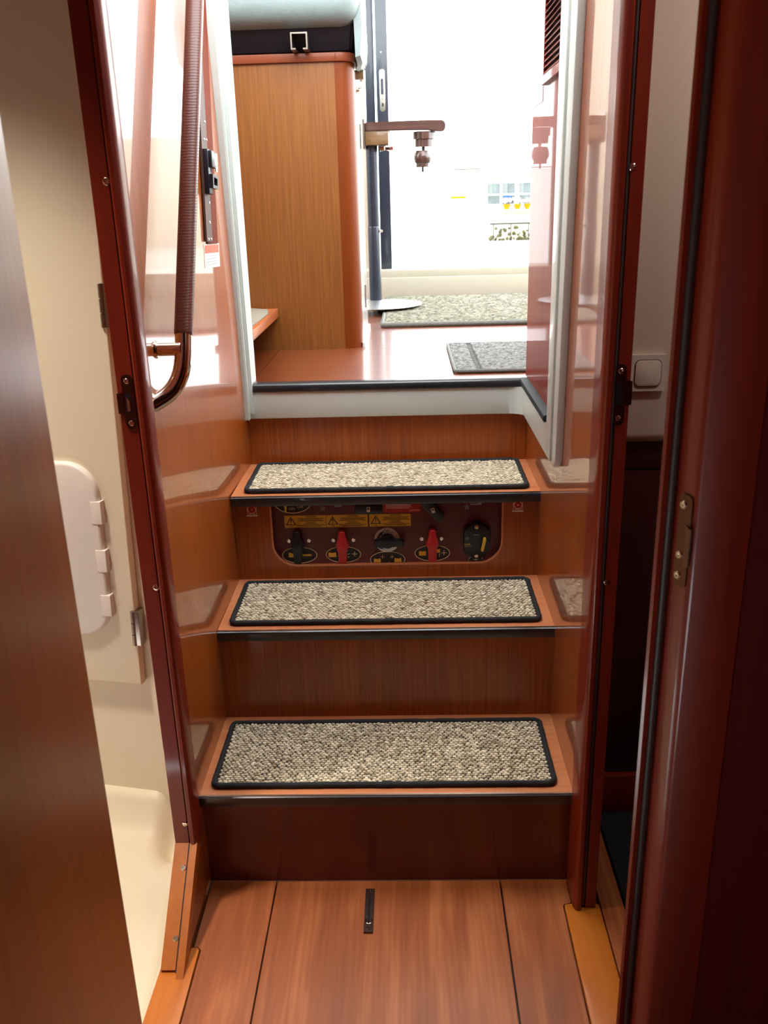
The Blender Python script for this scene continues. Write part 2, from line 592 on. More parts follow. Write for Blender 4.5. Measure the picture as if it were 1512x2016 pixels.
tag(tray, 'cream moulded shower tray with a scooped recess by the jamb', 'shower tray')

# added bathroom lamp (out of the frame, lights the cream moulding)
lamp = thing('fill_lamp', 'unseen round ceiling lamp added to light the bathroom', 'lamp', (-0.72, -0.25, CEIL))
lathe('rim', [(0.0, 0.0), (0.085, 0.0), (0.085, -0.02), (0.075, -0.024), (0.0, -0.018)], GEL, lamp, (-0.72, -0.25, CEIL))
ld = bpy.data.lights.new('fill_light', 'AREA')
ld.shape = 'DISK'
ld.size = 0.14
ld.energy = 4.6
ld.color = (1.0, 0.90, 0.76)
ld.spread = math.radians(75)
lo = bpy.data.objects.new('fill_light', ld)
COL.objects.link(lo)
lo.location = (0, 0, -0.03)
lo.parent = lamp

# --- right cabin
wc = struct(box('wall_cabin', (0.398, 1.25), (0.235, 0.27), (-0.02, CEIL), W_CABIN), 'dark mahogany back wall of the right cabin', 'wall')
prism('cream_panel', [(0.235, 1.95), (0.205, 1.95), (0.205, 0.868), (0.208, 0.858), (0.216, 0.850), (0.235, 0.848)], 'x', 0.400, 1.25, CREAMW, wc, smooth=True)
box('lower_panel', (0.400, 1.25), (0.226, 0.235), (0.10, 0.79), W_CABIN, wc, bev=0.001)
box('upper_rail', (0.400, 1.25), (0.224, 0.235), (0.793, 0.848), W_CABIN, wc, bev=0.001)
struct(box('baseboard_cabin', (0.400, 1.25), (0.212, 0.235), (0.0, 0.098), W_JAMB, bev=0.002), 'mahogany baseboard at the edge of the dark carpet', 'baseboard')
carpet = tag(box('carpet', (0.460, 1.24), (-0.53, 0.21), (-0.012, 0.006), CARPD, bev=0.003), 'near black carpet on the floor of the right cabin', 'carpet')
sw = thing('light_switch', 'square beige light switch on the cream cabin wall', 'light switch', (0.4975, 0.204, 0.984))
bm = bmesh.new()
addprism(bm, rrect(0.464, 0.531, 0.951, 1.018, 0.004, 3), 'y', 0.2049, 0.196)
obj('plate', bm, SWITCHM, sw)
prism('rocker', rrect(0.474, 0.521, 0.961, 1.008, 0.009, 5), 'y', 0.1972, 0.1925, SWITCHM, sw, bev=0.0012)
ring_prism('gap', rrect(0.4728, 0.5222, 0.9598, 1.0092, 0.010, 5), rrect(0.474, 0.521, 0.961, 1.008, 0.009, 5), 'y', 0.1962, 0.1952, PLBLK, sw)

lamp2 = thing('fill_lamp', 'unseen round ceiling lamp added to light the right cabin', 'lamp', (0.80, -0.28, CEIL))  # unseen lamp added to brighten the cream wall and the jamb
lathe('rim', [(0.0, 0.0), (0.085, 0.0), (0.085, -0.02), (0.075, -0.024), (0.0, -0.018)], GEL, lamp2, (0.80, -0.28, CEIL))
ld2 = bpy.data.lights.new('fill_light', 'AREA')
ld2.shape = 'DISK'
ld2.size = 0.14
ld2.energy = 3.4
ld2.color = (1.0, 0.90, 0.80)
lo2 = bpy.data.objects.new('fill_light', ld2)
COL.objects.link(lo2)
lo2.location = (0, 0, -0.03)
lo2.parent = lamp2

# --- saloon shell
fl2 = struct(box('floor.001', (-1.6, 1.7), (0.80, 2.95), (LZ - 0.06, LZ - 0.012), BLACKR), 'glossy mahogany floor of the upper saloon', 'floor')
for xx in ((-1.58, -0.3385), (-0.3365, 0.70), (0.702, 1.69)):
    for yy in ((0.792, 1.299), (1.3005, 1.757), (1.7585, 2.74)):
        box('plank', xx, yy, (LZ - 0.012, LZ), W_LANDING, fl2)
bm = bmesh.new()
addbox(bm, (-1.6, 1.7), (2.72, 2.95), (LZ - 0.05, 0.958), 0.004)
addbox(bm, (-1.6, 1.7), (2.735, 2.95), (0.955, 0.991), 0.004)
struct(obj('trim_3', bm, plain('beige_sill', (168, 164, 148), 0.5, noise=0.02), None, True), 'beige moulded sill below the saloon door', 'sill')
struct(box('wall_saloon_aft', (-1.6, -0.112), (2.905, 2.95), (0.985, 2.93), plain('pale_lining', (206, 196, 178), 0.6, noise=0.05)), 'pale lining beside the saloon door frame', 'wall')
bm = bmesh.new()
addbox(bm, (-1.64, -1.6), (0.3, 2.95), (LZ - 0.05, 1.75))
addbox(bm, (-1.64, -1.6), (0.3, 2.95), (2.62, 2.95))
addbox(bm, (-1.64, -1.6), (2.80, 2.95), (1.75, 2.62))
struct(obj('wall_saloon_left', bm, GEL), 'white saloon side behind the helm seat with a long window', 'wall')
bm = bmesh.new()
addbox(bm, (1.7, 1.74), (0.3, 2.95), (LZ - 0.05, 1.55))
addbox(bm, (1.7, 1.74), (0.3, 2.95), (2.62, 2.95))
addbox(bm, (1.7, 1.74), (2.80, 2.95), (1.55, 2.62))
struct(obj('wall_saloon_right', bm, GEL), 'white saloon side facing the helm seat with a long window', 'wall')
struct(box('wall_bulkhead_left', (-1.6, -0.40), (0.76, 0.80), (LZ, CEIL), W_PART), 'mahogany bulkhead beside the foot shelf', 'wall')
struct(box('wall_bulkhead_right', (0.396, 1.7), (0.76, 0.80), (LZ, CEIL), W_PART), 'mahogany bulkhead behind the louvred partition', 'wall')
struct(box('ceiling.001', (-1.64, 1.74), (0.85, 2.98), (2.93, 2.98), CREAMW), 'cream ceiling of the saloon', 'ceiling')

# ================================================================== WHITE MOULDING OF THE COMPANIONWAY
mould = thing('companionway_moulding', 'white gelcoat moulding framing the opening above the steps', 'moulding', (0, 0.785, 0.775))
mould['kind'] = 'structure'
# sill face
bm = bmesh.new()
addbox(bm, (-0.345, 0.352), (0.776, 0.82), (0.776, 0.846), 0.004)
obj('sill_face', bm, GEL, mould, True)
# left post, leaning slightly forward at the top
bm = bmesh.new()


def hexa(bm, bot, top):
    vb = [bm.verts.new(p) for p in bot]
    vt = [bm.verts.new(p) for p in top]
    bm.faces.new(vb)
    bm.faces.new(vt)
    for i in range(4):
        bm.faces.new((vb[i], vb[(i + 1) % 4], vt[(i + 1) % 4], vt[i]))


hexa(bm, [(-0.362, 0.757, 0.776), (-0.343, 0.757, 0.776), (-0.343, 0.83, 0.776), (-0.362, 0.83, 0.776)],
     [(-0.362, 0.672, 1.95), (-0.337, 0.672, 1.95), (-0.337, 0.80, 1.95), (-0.362, 0.80, 1.95)])
bmesh.ops.recalc_face_normals(bm, faces=bm.faces[:])
bmesh.ops.bevel(bm, geom=bm.edges[:], offset=0.003, segments=2, affect='EDGES')
obj('left_post', bm, GEL, mould, True)
bm = bmesh.new()
hexa(bm, [(-0.352, 0.768, 0.79), (-0.334, 0.768, 0.79), (-0.334, 0.84, 0.79), (-0.352, 0.84, 0.79)],
     [(-0.350, 0.685, 1.95), (-0.328, 0.685, 1.95), (-0.328, 0.81, 1.95), (-0.350, 0.81, 1.95)])
bmesh.ops.recalc_face_normals(bm, faces=bm.faces[:])
bmesh.ops.bevel(bm, geom=bm.edges[:], offset=0.003, segments=2, affect='EDGES')
obj('left_lip', bm, GEL, mould, True)
# right return: band along the wall with a fillet, then the vertical flange
pts = [(0.815, 0.85), (0.38, 0.862), (0.372, 0.90), (0.366, 1.95), (0.195, 1.95), (0.262, 0.80), (0.275, 0.785), (0.375, 0.779), (0.74, 0.778), (0.815, 0.776)]
prism('right_return', pts, 'x', 0.345, 0.3605, GEL, mould, bev=0.003)
prism('right_flange', [(0.352, 0.80), (0.346, 1.95), (0.262, 1.95), (0.300, 0.79)], 'x', 0.340, 0.346, GEL, mould, bev=0.0015)
bm = bmesh.new()
n = 8
cv = [(0.352, 0.815), (0.352, 0.74)] + [(0.312 + 0.040 * math.cos(math.radians(-90 * 0 + a)), 0.776 - 0.040 + 0.040 * math.sin(math.radians(a))) for a in (0, 30, 60, 90)]
addprism(bm, [(0.352, 0.80), (0.352, 0.736)] + [(0.352 - 0.040 + 0.040 * math.cos(math.radians(a)), 0.736 + 0.040 * math.sin(math.radians(a))) for a in (15, 30, 45, 60, 75)] + [(0.312, 0.776), (0.312, 0.80)], 'z', 0.777, 0.846)
obj('corner_fillet', bm, GEL, mould, True)
nos = tag(prism('edge_nosing', [(0.772, 0.846), (0.770, 0.852), (0.772, 0.862), (0.778, 0.867), (0.800, 0.867), (0.800, 0.846)], 'x', -0.337, 0.352, NOSE, None, smooth=True),
          'black rubber nosing along the landing edge above the white sill', 'nosing')
nos2 = tag(prism('edge_nosing', [(0.338, 0.853), (0.336, 0.858), (0.338, 0.866), (0.344, 0.869), (0.356, 0.869), (0.356, 0.853)], 'y', 0.372, 0.776, plain('matt_dark_strip', (44, 48, 50), 0.7, spec=0.15), None, smooth=True),
           'thin dark nosing strip on the white return under the louvred partition', 'nosing')

# ================================================================== STAIRCASE
stairs = thing('staircase', 'three built-in mahogany steps with black nosings below the white sill', 'staircase', (0, 0.3, 0))
YF = (0.0, 0.271, 0.527)
YB = (0.274, 0.541, 0.794)
ZS = (0.217, 0.434, 0.651)
for yf, yb, z in zip(YF, YB, ZS):
    t = box('tread', (-0.36, 0.36), (yf, yb), (z - 0.022, z), W_TREAD, stairs)
    prism('nosing', [(yf - 0.001, z), (yf - 0.006, z - 0.003), (yf - 0.007, z - 0.014), (yf - 0.004, z - 0.024), (yf + 0.004, z - 0.026), (yf + 0.004, z - 0.022), (yf - 0.0005, z - 0.022)],
          'x', -0.36, 0.36, NOSE, t, smooth=True)
    box('edge_line', (-0.36, 0.36), (yf - 0.0035, yf + 0.0), (z - 0.0015, z + 0.0004), STEELB, t)
box('riser', (-0.36, 0.36), (0.012, 0.024), (0.0, ZS[0] - 0.022), W_DARK, stairs)  # shade on the lowest riser is put into a darker veneer colour
box('riser', (-0.36, 0.36), (YB[0], YB[0] + 0.012), (ZS[0], ZS[1] - 0.022), W_RISER, stairs)
box('riser', (-0.36, 0.36), (YB[2], YB[2] + 0.006), (ZS[2], 0.85), W_RISER, stairs)
zt = ZS[2] - 0.022
inner = [(0.277, zt)]
rr = 0.058
for k in range(9):
    a = math.radians(0 - 90 * k / 8)
    inner.append((0.277 - rr + rr * math.cos(a), 0.466 + rr + rr * math.sin(a)))
for k in range(9):
    a = math.radians(-90 - 90 * k / 8)
    inner.append((-0.274 + rr + rr * math.cos(a), 0.466 + rr + rr * math.sin(a)))
inner.append((-0.274, zt))
prism('riser', [(-0.36, ZS[1]), (0.36, ZS[1]), (0.36, zt)] + inner + [(-0.36, zt)], 'y', YB[1], YB[1] + 0.018, W_RISER, stairs)
# pale bevelled lip round the cut-out
bm = bmesh.new()
prev = None
for i, (x, z) in enumerate(inner):
    a = Vector(inner[max(0, i - 1)])
    b = Vector(inner[min(len(inner) - 1, i + 1)])
    t = (b - a).normalized()
    nn = Vector((-t.y, t.x)) * 0.004
    q = [bm.verts.new((x, YB[1] - 0.0006, z)), bm.verts.new((x - nn.x * 0.9, YB[1] - 0.0006, z - nn.y * 0.9)), bm.verts.new((x - nn.x * 0.9, YB[1] + 0.004, z - nn.y * 0.9)), bm.verts.new((x + nn.x * .15, YB[1] + 0.017, z + nn.y * .15))]
    if prev:
        for k in range(4):
            bm.faces.new((prev[k], prev[(k + 1) % 4], q[(k + 1) % 4], q[k]))
    prev = q
obj('cutout_edging', bm, W_TREAD, stairs)


# ---- carpet mats on the treads
def stair_mat(label, x0, x1, y0, y1, z, seed):
    rnd = random.Random(seed)
    t = thing('stair_mat', label, 'mat', ((x0 + x1) / 2, (y0 + y1) / 2, z), 'carpet mats on the steps')
    prism('backing', rrect(x0 + 0.004, x1 - 0.004, y0 + 0.004, y1 - 0.004, 0.01, 4), 'z', z, z + 0.005, BIND, t)
    bm = bmesh.new()
    lay = bm.verts.layers.float.new('shade')
    px, py = 0.0088, 0.0066
    nx, ny = int((x1 - x0 - 0.020) / px), int((y1 - y0 - 0.018) / py)
    for j in range(ny):
        for i in range(nx):
            cx = x0 + 0.010 + (i + 0.5 + 0.5 * (j % 2) - 0.25) * (x1 - x0 - 0.02) / nx + rnd.uniform(-0.0012, 0.0012)
            cy = y0 + 0.009 + (j + 0.5) * (y1 - y0 - 0.018) / ny + rnd.uniform(-0.0009, 0.0009)
            cz = z + 0.0045 + rnd.uniform(-0.0006, 0.0008)
            a, b, c = px * rnd.uniform(0.5, 0.66), py * rnd.uniform(0.46, 0.6), rnd.uniform(0.003, 0.0045)
            sh = min(1, max(0, rnd.gauss(0.55, 0.24)))
            rot = rnd.uniform(-0.3, 0.3)
            ca, sa = math.cos(rot), math.sin(rot)
            ring0, ring1 = [], []
            for k in range(6):
                an = math.pi * 2 * k / 6
                for ring, s, h in ((ring0, 1.0, 0.0), (ring1, 0.74, 0.68)):
                    ex, ey = a * s * math.cos(an), b * s * math.sin(an)
                    v = bm.verts.new((cx + ex * ca - ey * sa, cy + ex * sa + ey * ca, cz + c * h))
                    v[lay] = sh * (0.8 if h == 0 else 1.0)
                    ring.append(v)
            top = bm.verts.new((cx, cy, cz + c))
            top[lay] = min(1, sh + 0.1)
            for k in range(6):
                bm.faces.new((ring0[k], ring0[(k + 1) % 6], ring1[(k + 1) % 6], ring1[k]))
                bm.faces.new((ring1[k], ring1[(k + 1) % 6], top))
    o = obj('woven_pile', bm, PILE, t, smooth=True)
    o['kind'] = 'stuff'
    path = [(x, y, z + 0.0065 + 0.0006 * math.sin(i * 1.7)) for i, (x, y) in enumerate(rrect(x0 + 0.005, x1 - 0.005, y0 + 0.005, y1 - 0.005, 0.012, 5))]
    dense = []
    for a, b in zip(path, path[1:] + path[:1]):
        L_ = (Vector(b) - Vector(a)).length
        m_ = max(1, int(L_ / 0.012))
        for k in range(m_):
            p = Vector(a).lerp(Vector(b), k / m_)
            dense.append(p + Vector((rnd.uniform(-.0005, .0005), rnd.uniform(-.0005, .0005), rnd.uniform(-.0004, .0004))))
    dense.append(dense[0])
    tube('binding', dense, 0.0058, BIND, t, n=10)
    jx = (x0 + x1) / 2 + 0.01
    lathe('binding_joint', [(0.003, -0.012), (0.0066, -0.008), (0.0068, 0.006), (0.003, 0.012)], BIND, t, (jx, y0 + 0.005, z + 0.0066), 'x', n=10)
    return t


stair_mat('beige looped mat with black binding on the lowest step', -0.342, 0.334, 0.016, 0.245, ZS[0], 1)
stair_mat('beige looped mat with black binding on the middle step below the switch panel', -0.339, 0.337, 0.288, 0.510, ZS[1], 2)
stair_mat('beige looped mat with black binding on the top step above the switch panel', -0.334, 0.338, 0.543, 0.774, ZS[2], 3)

# ================================================================== BATTERY SWITCH PANEL
PY = 0.568
panel = thing('battery_switch_panel', 'dark red battery switch panel in the recess between the two upper steps', 'switch panel', (0, PY, 0.45))
box('backplate', (-0.30, 0.30), (PY, PY + 0.006), (0.437, 0.628), PANELM, panel)


def oval(cx, cz, a, b):
    o = prism('oval_plate', ellipse(cx, cz, a, b), 'y', PY, PY - 0.0012, PRBLK, panel)
    ring_prism('gold_rim', ellipse(cx, cz, a, b), ellipse(cx, cz, a * 0.955, b * 0.92), 'y', PY - 0.0011, PY - 0.0018, PRYEL if False else PRGOLD, o)
    return o


PRGOLD = plain('pale_gold_print', (214, 192, 140), 0.45, noise=0.03)


def battery(par, cx, cz, w, h):
    y = PY - 0.0016
    bm = bmesh.new()
    addprism(bm, [(cx - w / 2, cz - h / 2), (cx + w / 2, cz - h / 2), (cx + w / 2, cz + h / 2), (cx - w / 2, cz + h / 2)], 'y', PY - 0.001, y)
    for s in (-1, 1):
        c = cx + s * w * 0.32
        addprism(bm, [(c - w * 0.09, cz + h / 2), (c + w * 0.09, cz + h / 2), (c + w * 0.09, cz + h * 0.62), (c - w * 0.09, cz + h * 0.62)], 'y', PY - 0.001, y)
    obj('battery_symbol', bm, PRYEL, par)


def strip(par, name, x0, x1, z0, z1, mat, y=None):
    y = PY - 0.0016 if y is None else y
    return box(name, (x0, x1), (y - 0.0004, y), (z0, z1), mat, par)


def plus(par, cx, cz, s=0.006, mat=None):
    bm = bmesh.new()
    y = PY - 0.0016
    addbox(bm, (cx - s, cx + s), (y - 0.0004, y), (cz - s * 0.13, cz + s * 0.13))
    addbox(bm, (cx - s * 0.13, cx + s * 0.13), (y - 0.0005, y), (cz - s, cz + s))
    obj('plus_symbol', bm, mat or PRGOLD, par)


o1 = oval(-0.213, 0.485, 0.043, 0.0215)
battery(o1, -0.231, 0.485, 0.017, 0.011)
strip(o1, 'minus_symbol', -0.208, -0.184, 0.4825, 0.4875, PRYEL)
o2 = oval(-0.106, 0.485, 0.043, 0.0215)
battery(o2, -0.133, 0.484, 0.019, 0.011)
plus(o2, -0.079, 0.486)
bm = bmesh.new()
for k in range(10):
    a = math.radians(36 * k + 10)
    c, s = math.cos(a), math.sin(a)
    x, z = -0.106, 0.484
    addtube(bm, [(x + c * 0.010, PY - 0.0018, z + s * 0.010), (x + c * 0.0155, PY - 0.0018, z + s * 0.0155)], 0.0006, 6)
obj('glow_symbol', bm, PRGOLD, o2)
o3 = oval(0.001, 0.470, 0.043, 0.0215)
battery(o3, -0.024, 0.467, 0.017, 0.010)
battery(o3, 0.026, 0.467, 0.017, 0.010)
plus(o3, -0.011, 0.477, 0.005)
plus(o3, 0.012, 0.477, 0.005)
bm = bmesh.new()
addtube(bm, [(-0.018, PY - 0.0018, 0.458), (-0.004, PY - 0.0018, 0.458), (0.007, PY - 0.0018, 0.4645)], 0.0006, 6)
addtube(bm, [(0.008, PY - 0.0018, 0.458), (0.021, PY - 0.0018, 0.458)], 0.0006, 6)
obj('contact_symbol', bm, PRGOLD, o3)
o4 = oval(0.110, 0.485, 0.043, 0.0215)
battery(o4, 0.086, 0.484, 0.017, 0.011)
battery(o4, 0.125, 0.490, 0.008, 0.009)
plus(o4, 0.138, 0.485)
text('digit', '1', 0.012, 0.127, 0.479, PY - 0.0018, PRGOLD, o4)
o5 = oval(0.215, 0.458, 0.019, 0.0205)
strip(o5, 'arrow_shaft', 0.2142, 0.2158, 0.448, 0.468, PRGOLD)
strip(o5, 'arrow_bar', 0.209, 0.221, 0.4655, 0.4672, PRGOLD)
# half hidden oval with ON and OFF
ob = oval(-0.222, 0.620, 0.044, 0.027)
text('lettering', 'ON', 0.0095, -0.225, 0.6045, PY - 0.0018, PRGOLD, ob)
text('lettering', 'OFF', 0.0095, -0.204, 0.6095, PY - 0.0018, PRGOLD, ob)
prism('pointer', [(-0.241, 0.598), (-0.238, 0.598), (-0.2355, 0.625), (-0.2435, 0.625)], 'y', PY - 0.001, PY - 0.006, PLYEL, ob)


def rot_switch(cx, cz, mat, h=0.082, w=0.026, tilt=0.0):
    """isolator key: boss with a waisted lever blade"""
    lathe('switch_boss', [(0.0, 0.0), (0.016, 0.0), (0.0155, -0.010), (0.0, -0.010)], mat, panel, (cx, PY, cz), 'y', 20)
    bl = []
    for t, ww in ((-0.5, 0.55), (-0.46, 0.75), (-0.15, 0.8), (0.02, 1.0), (0.12, 1.0), (0.3, 0.72), (0.46, 0.6), (0.5, 0.42)):
        bl.append((t * h, ww * w / 2))
    c, s = math.cos(tilt), math.sin(tilt)
    L_ = [(cx - ww * c + t * s, cz + t * c + ww * s) for t, ww in bl]
    R_ = [(cx + ww * c + t * s, cz + t * c - ww * s) for t, ww in reversed(bl)]
    k = prism('switch_key', L_ + R_, 'y', PY - 0.009, PY - 0.026, mat, panel, bev=0.0025)
    lathe('hub', [(0.0, 0.0), (0.0095, 0.0), (0.009, -0.004), (0.0, -0.005)], mat, k, (cx, PY - 0.0255, cz - 0.002), 'y', 20)


rot_switch(-0.215, 0.513, PLBLK)
rot_switch(-0.107, 0.511, PLRED)
rot_switch(0.110, 0.512, PLRED)
for x in (-0.237, -0.189, -0.129, -0.081, 0.085, 0.132):
    screw(panel, (x, PY, 0.523), 'y', -1, r=0.0055)
# changeover dial
dial = lathe('dial_ring', [(0.0, 0.0), (0.031, 0.0), (0.031, -0.004), (0.029, -0.005), (0.0, -0.005)], plain('silver_dial', (186, 180, 170), 0.45, metal=0.2), panel, (0.001, PY, 0.522), 'y', 36)
text('lettering', 'ON', 0.0105, 0.0005, 0.544, PY - 0.0055, PRBLK, dial)
bm = bmesh.new()
arc = [(0.001 + 0.0225 * math.cos(math.radians(a)), PY - 0.0056, 0.522 + 0.0225 * math.sin(math.radians(a))) for a in range(175, 124, -10)]
addtube(bm, arc, [0.0018] * len(arc), 6)
e = Vector(arc[-1])
addprism(bm, [(e.x - 0.006, e.z - 0.001), (e.x + 0.001, e.z - 0.006), (e.x + 0.005, e.z + 0.005)], 'y', PY - 0.005, PY - 0.0062)
obj('arrow', bm, PRBLK, dial)
prism('dot_mark', ellipse(0.013, 0.541, 0.0016, 0.0016, 10), 'y', PY - 0.005, PY - 0.0056, PRBLK, dial)
lathe('dial_hub', [(0.0, 0.0), (0.0185, 0.0), (0.0175, -0.012), (0.015, -0.014), (0.0, -0.014)], PLBLK, panel, (0.002, PY - 0.004, 0.521), 'y', 28)
prism('dial_handle', rrect(-0.029, 0.042, 0.512, 0.530, 0.004, 3), 'y', PY - 0.012, PY - 0.030, PLBLK, panel, bev=0.003)
prism('blue_mark', [(-0.020, 0.502), (-0.009, 0.499), (-0.007, 0.506), (-0.018, 0.510)], 'y', PY - 0.005, PY - 0.007, plain('blue_print', (40, 84, 150), 0.5), dial)
# breaker with the yellow lever
brk = prism('breaker', [(0.215, 0.568), (0.224, 0.566), (0.246, 0.551), (0.248, 0.545), (0.248, 0.500), (0.245, 0.492), (0.226, 0.478), (0.215, 0.475), (0.205, 0.478), (0.187, 0.492), (0.185, 0.500), (0.185, 0.545), (0.188, 0.551), (0.206, 0.566)], 'y', PY, PY - 0.022, PLBLK, panel, bev=0.002)
prism('lever', [(0.2255, 0.500), (0.231, 0.499), (0.2375, 0.529), (0.2365, 0.532), (0.231, 0.532)], 'y', PY - 0.020, PY - 0.034, PLYEL, brk, bev=0.001)
text('lettering', '100A', 0.0075, 0.193, 0.514, PY - 0.0228, PLYEL, brk)
strip(brk, 'print_line', 0.187, 0.203, 0.5085, 0.5097, PRGRY, PY - 0.0226)
strip(brk, 'print_line', 0.208, 0.222, 0.5375, 0.539, PRGRY, PY - 0.0226)
ring_prism('ring_mark', ellipse(0.192, 0.529, 0.0034, 0.0034, 16), ellipse(0.192, 0.529, 0.0026, 0.0026, 16), 'y', PY - 0.022, PY - 0.0226, PRGRY, brk)
screw(brk, (0.215, PY - 0.022, 0.558), 'y', -1, 0.005)
screw(brk, (0.215, PY - 0.022, 0.484), 'y', -1, 0.005)


# yellow warning stickers
def warning(x0):
    x1, z0, z1 = x0 + 0.0995, 0.556, 0.587
    y = PY - 0.0008
    s = box('warning_sticker', (x0, x1), (y, PY), (z0, z1), PRYEL, panel)
    cx, cz = x0 + 0.0155, 0.570
    tri = lambda k: [(cx - 0.0125 * k, cz - 0.007 * k - 0.001 * (1 - k)), (cx + 0.0125 * k, cz - 0.007 * k - 0.001 * (1 - k)), (cx, cz + 0.0145 * k)]
    ring_prism('triangle', tri(1.0), tri(0.74), 'y', y, y - 0.0004, PRBLK, s)
    prism('exclamation_mark', [(cx - 0.0006, cz - 0.0008), (cx + 0.0006, cz - 0.0008), (cx + 0.0016, cz + 0.0075), (cx - 0.0016, cz + 0.0075)], 'y', y, y - 0.0004, PRBLK, s)
    prism('exclamation_dot', ellipse(cx, cz - 0.003, 0.0011, 0.0011, 10), 'y', y, y - 0.0004, PRBLK, s)
    strip(s, 'print_line', cx - 0.004, cx + 0.004, 0.5588, 0.5598, PRBLK, y)
    text('lettering', 'ATTENTION', 0.0048, x0 + 0.0635, 0.5836, y - 0.0003, PRBLK, s, bold=0.0001)
    text('lettering', 'CAUTION', 0.0048, x0 + 0.0635, 0.5686, y - 0.0003, PRBLK, s, bold=0.0001)
    for (w, z) in ((0.062, 0.5792), (0.056, 0.5762), (0.066, 0.5732), (0.036, 0.5652), (0.066, 0.5620), (0.050, 0.5588)):
        strip(s, 'print_line', x0 + 0.0635 - w / 2, x0 + 0.0635 + w / 2, z - 0.0006, z + 0.0006, PRBLK, y)


for x0 in (-0.2445, -0.1438, -0.0405):
    warning(x0)
# red caution label and the half hidden levers under the tread
s = box('caution_label', (-0.006, 0.083), (PY - 0.0008, PY), (0.590, 0.624), PRRED, panel)
text('lettering', 'CAUTION', 0.0055, 0.038, 0.6185, PY - 0.0011, PRWHT, s)
for w, z in ((0.066, 0.6135), (0.058, 0.6098), (0.060, 0.6060), (0.056, 0.6022)):
    strip(s, 'print_line', 0.0, w, z - 0.0006, z + 0.0006, PRWHT, PY - 0.0008)
strip(s, 'print_line', 0.056, 0.080, 0.5955, 0.5963, PRWHT, PY - 0.0008)


def tap(cx, cz, lx, lz, ang):
    c, s_ = math.cos(ang), math.sin(ang)
    pl = [(cx + x * c - z * s_, cz + x * s_ + z * c) for x, z in rrect(-lx / 2, lx / 2, -lz / 2, lz / 2, lz * 0.42, 5)]
    k = prism('fuel_lever', pl, 'y', PY - 0.004, PY - 0.018, PLBLK, panel, bev=0.002)
    pc, ps = math.cos(ang + (0.0 if ang == 0 else 1.1)), math.sin(ang + (0.0 if ang == 0 else 1.1))
    ring = [(cx + x * pc - z * ps, cz + x * ps + z * pc) for x, z in rrect(-0.004, 0.004, -0.006, 0.006, 0.001, 2)]
    win = [(cx + x * pc - z * ps, cz + x * ps + z * pc) for x, z in rrect(-0.0026, 0.0026, 0.0, 0.0046, 0.0006, 2)]
    ring_prism('pump_symbol', ring, win, 'y', PY - 0.018, PY - 0.0188, PRWHT, k)


tap(-0.041, 0.605, 0.066, 0.024, 0.0)
tap(0.112, 0.600, 0.068, 0.024, -0.85)


def tank(cx, cz, w):
    ring_prism('tank_symbol', rrect(cx - w / 2, cx + w / 2, cz - 0.007, cz + 0.007, 0.001, 2), rrect(cx - w / 2 + 0.003, cx + w / 2 - 0.009, cz - 0.004, cz + 0.004, 0.0008, 2), 'y', PY, PY - 0.0008, PRGRY, panel)


tank(-0.114, 0.614, 0.017)
tank(0.215, 0.613, 0.026)


def propeller(cx, cz):
    bm = bmesh.new()
    for k in range(5):
        a = math.radians(72 * k + 20)
        c, s_ = math.cos(a), math.sin(a)
        addprism(bm, [(cx - s_ * 0.0012, cz + c * 0.0012), (cx + c * 0.006 - s_ * 0.0012, cz + s_ * 0.006 + c * 0.0012), (cx + c * 0.008, cz + s_ * 0.008), (cx + c * 0.004 + s_ * 0.002, cz + s_ * 0.004 - c * 0.002)], 'y', PY, PY - 0.0008)
    obj('fan_symbol', bm, PRGRY, panel)


propeller(-0.151, 0.604)
propeller(0.193, 0.601)


# fire hose stickers on the riser
def fire(label, x0):
    y = YB[1]
    t = thing('hose_sticker', label, 'sticker', (x0 + 0.011, y, 0.60), 'red stickers beside the switch recess')
    box('white_field', (x0, x0 + 0.0225), (y - 0.0005, y), (0.6020, 0.6240), PRWHT, t)
    k = prism('red_square', [(x0 + 0.001, 0.6030), (x0 + 0.0215, 0.6030), (x0 + 0.0215, 0.6230), (x0 + 0.001, 0.6230)], 'y', y - 0.0004, y - 0.0008, PRRED, t)
    cx, cz = x0 + 0.01125, 0.6135
    ring_prism('white_ring', ellipse(cx, cz, 0.0100, 0.0100, 24), ellipse(cx, cz, 0.0086, 0.0086, 24), 'y', y - 0.0008, y - 0.0011, PRWHT, k)
    prism('white_dot', ellipse(cx, cz, 0.0016, 0.0016, 12), 'y', y - 0.0008, y - 0.0011, PRWHT, k)
    box('caption_strip', (x0 - 0.002, x0 + 0.0245), (y - 0.0005, y), (0.5965, 0.6000), PRWHT, t)


fire('small red and white round symbol sticker beside the black handled switch', -0.3275)
fire('small red and white round symbol sticker beside the yellow lever breaker', 0.2995)

# ================================================================== FLOOR LATCH
latch = thing('floor_latch', 'slim dark metal ring pull latch let into the floor hatch', 'latch', (-0.034, -0.07, 0))
bm = bmesh.new()
addbox(bm, (-0.0435, -0.0255), (-0.128, -0.013), (-0.004, 0.0012), 0.0006, 1)
obj('plate', bm, plain('dark_bronze', (62, 44, 40), 0.4, metal=0.3), latch, True)
box('slot', (-0.0365, -0.0335), (-0.098, -0.036), (0.0006, 0.0016), PLBLK, latch)
bm = bmesh.new()
arc = [(-0.0345 + 0.0058 * math.cos(math.radians(a)), -0.098 + 0.0075 * math.sin(math.radians(a)), 0.0022) for a in range(150, 391, 20)]
addtube(bm, arc, 0.0012, 8)
obj('ring_pull', bm, STEEL, latch, True)
lathe('button', [(0.0, 0.001), (0.0035, 0.001), (0.003, 0.003), (0.0, 0.0036)], STEEL, latch, (-0.0345, -0.1035, 0), 'z', 16)
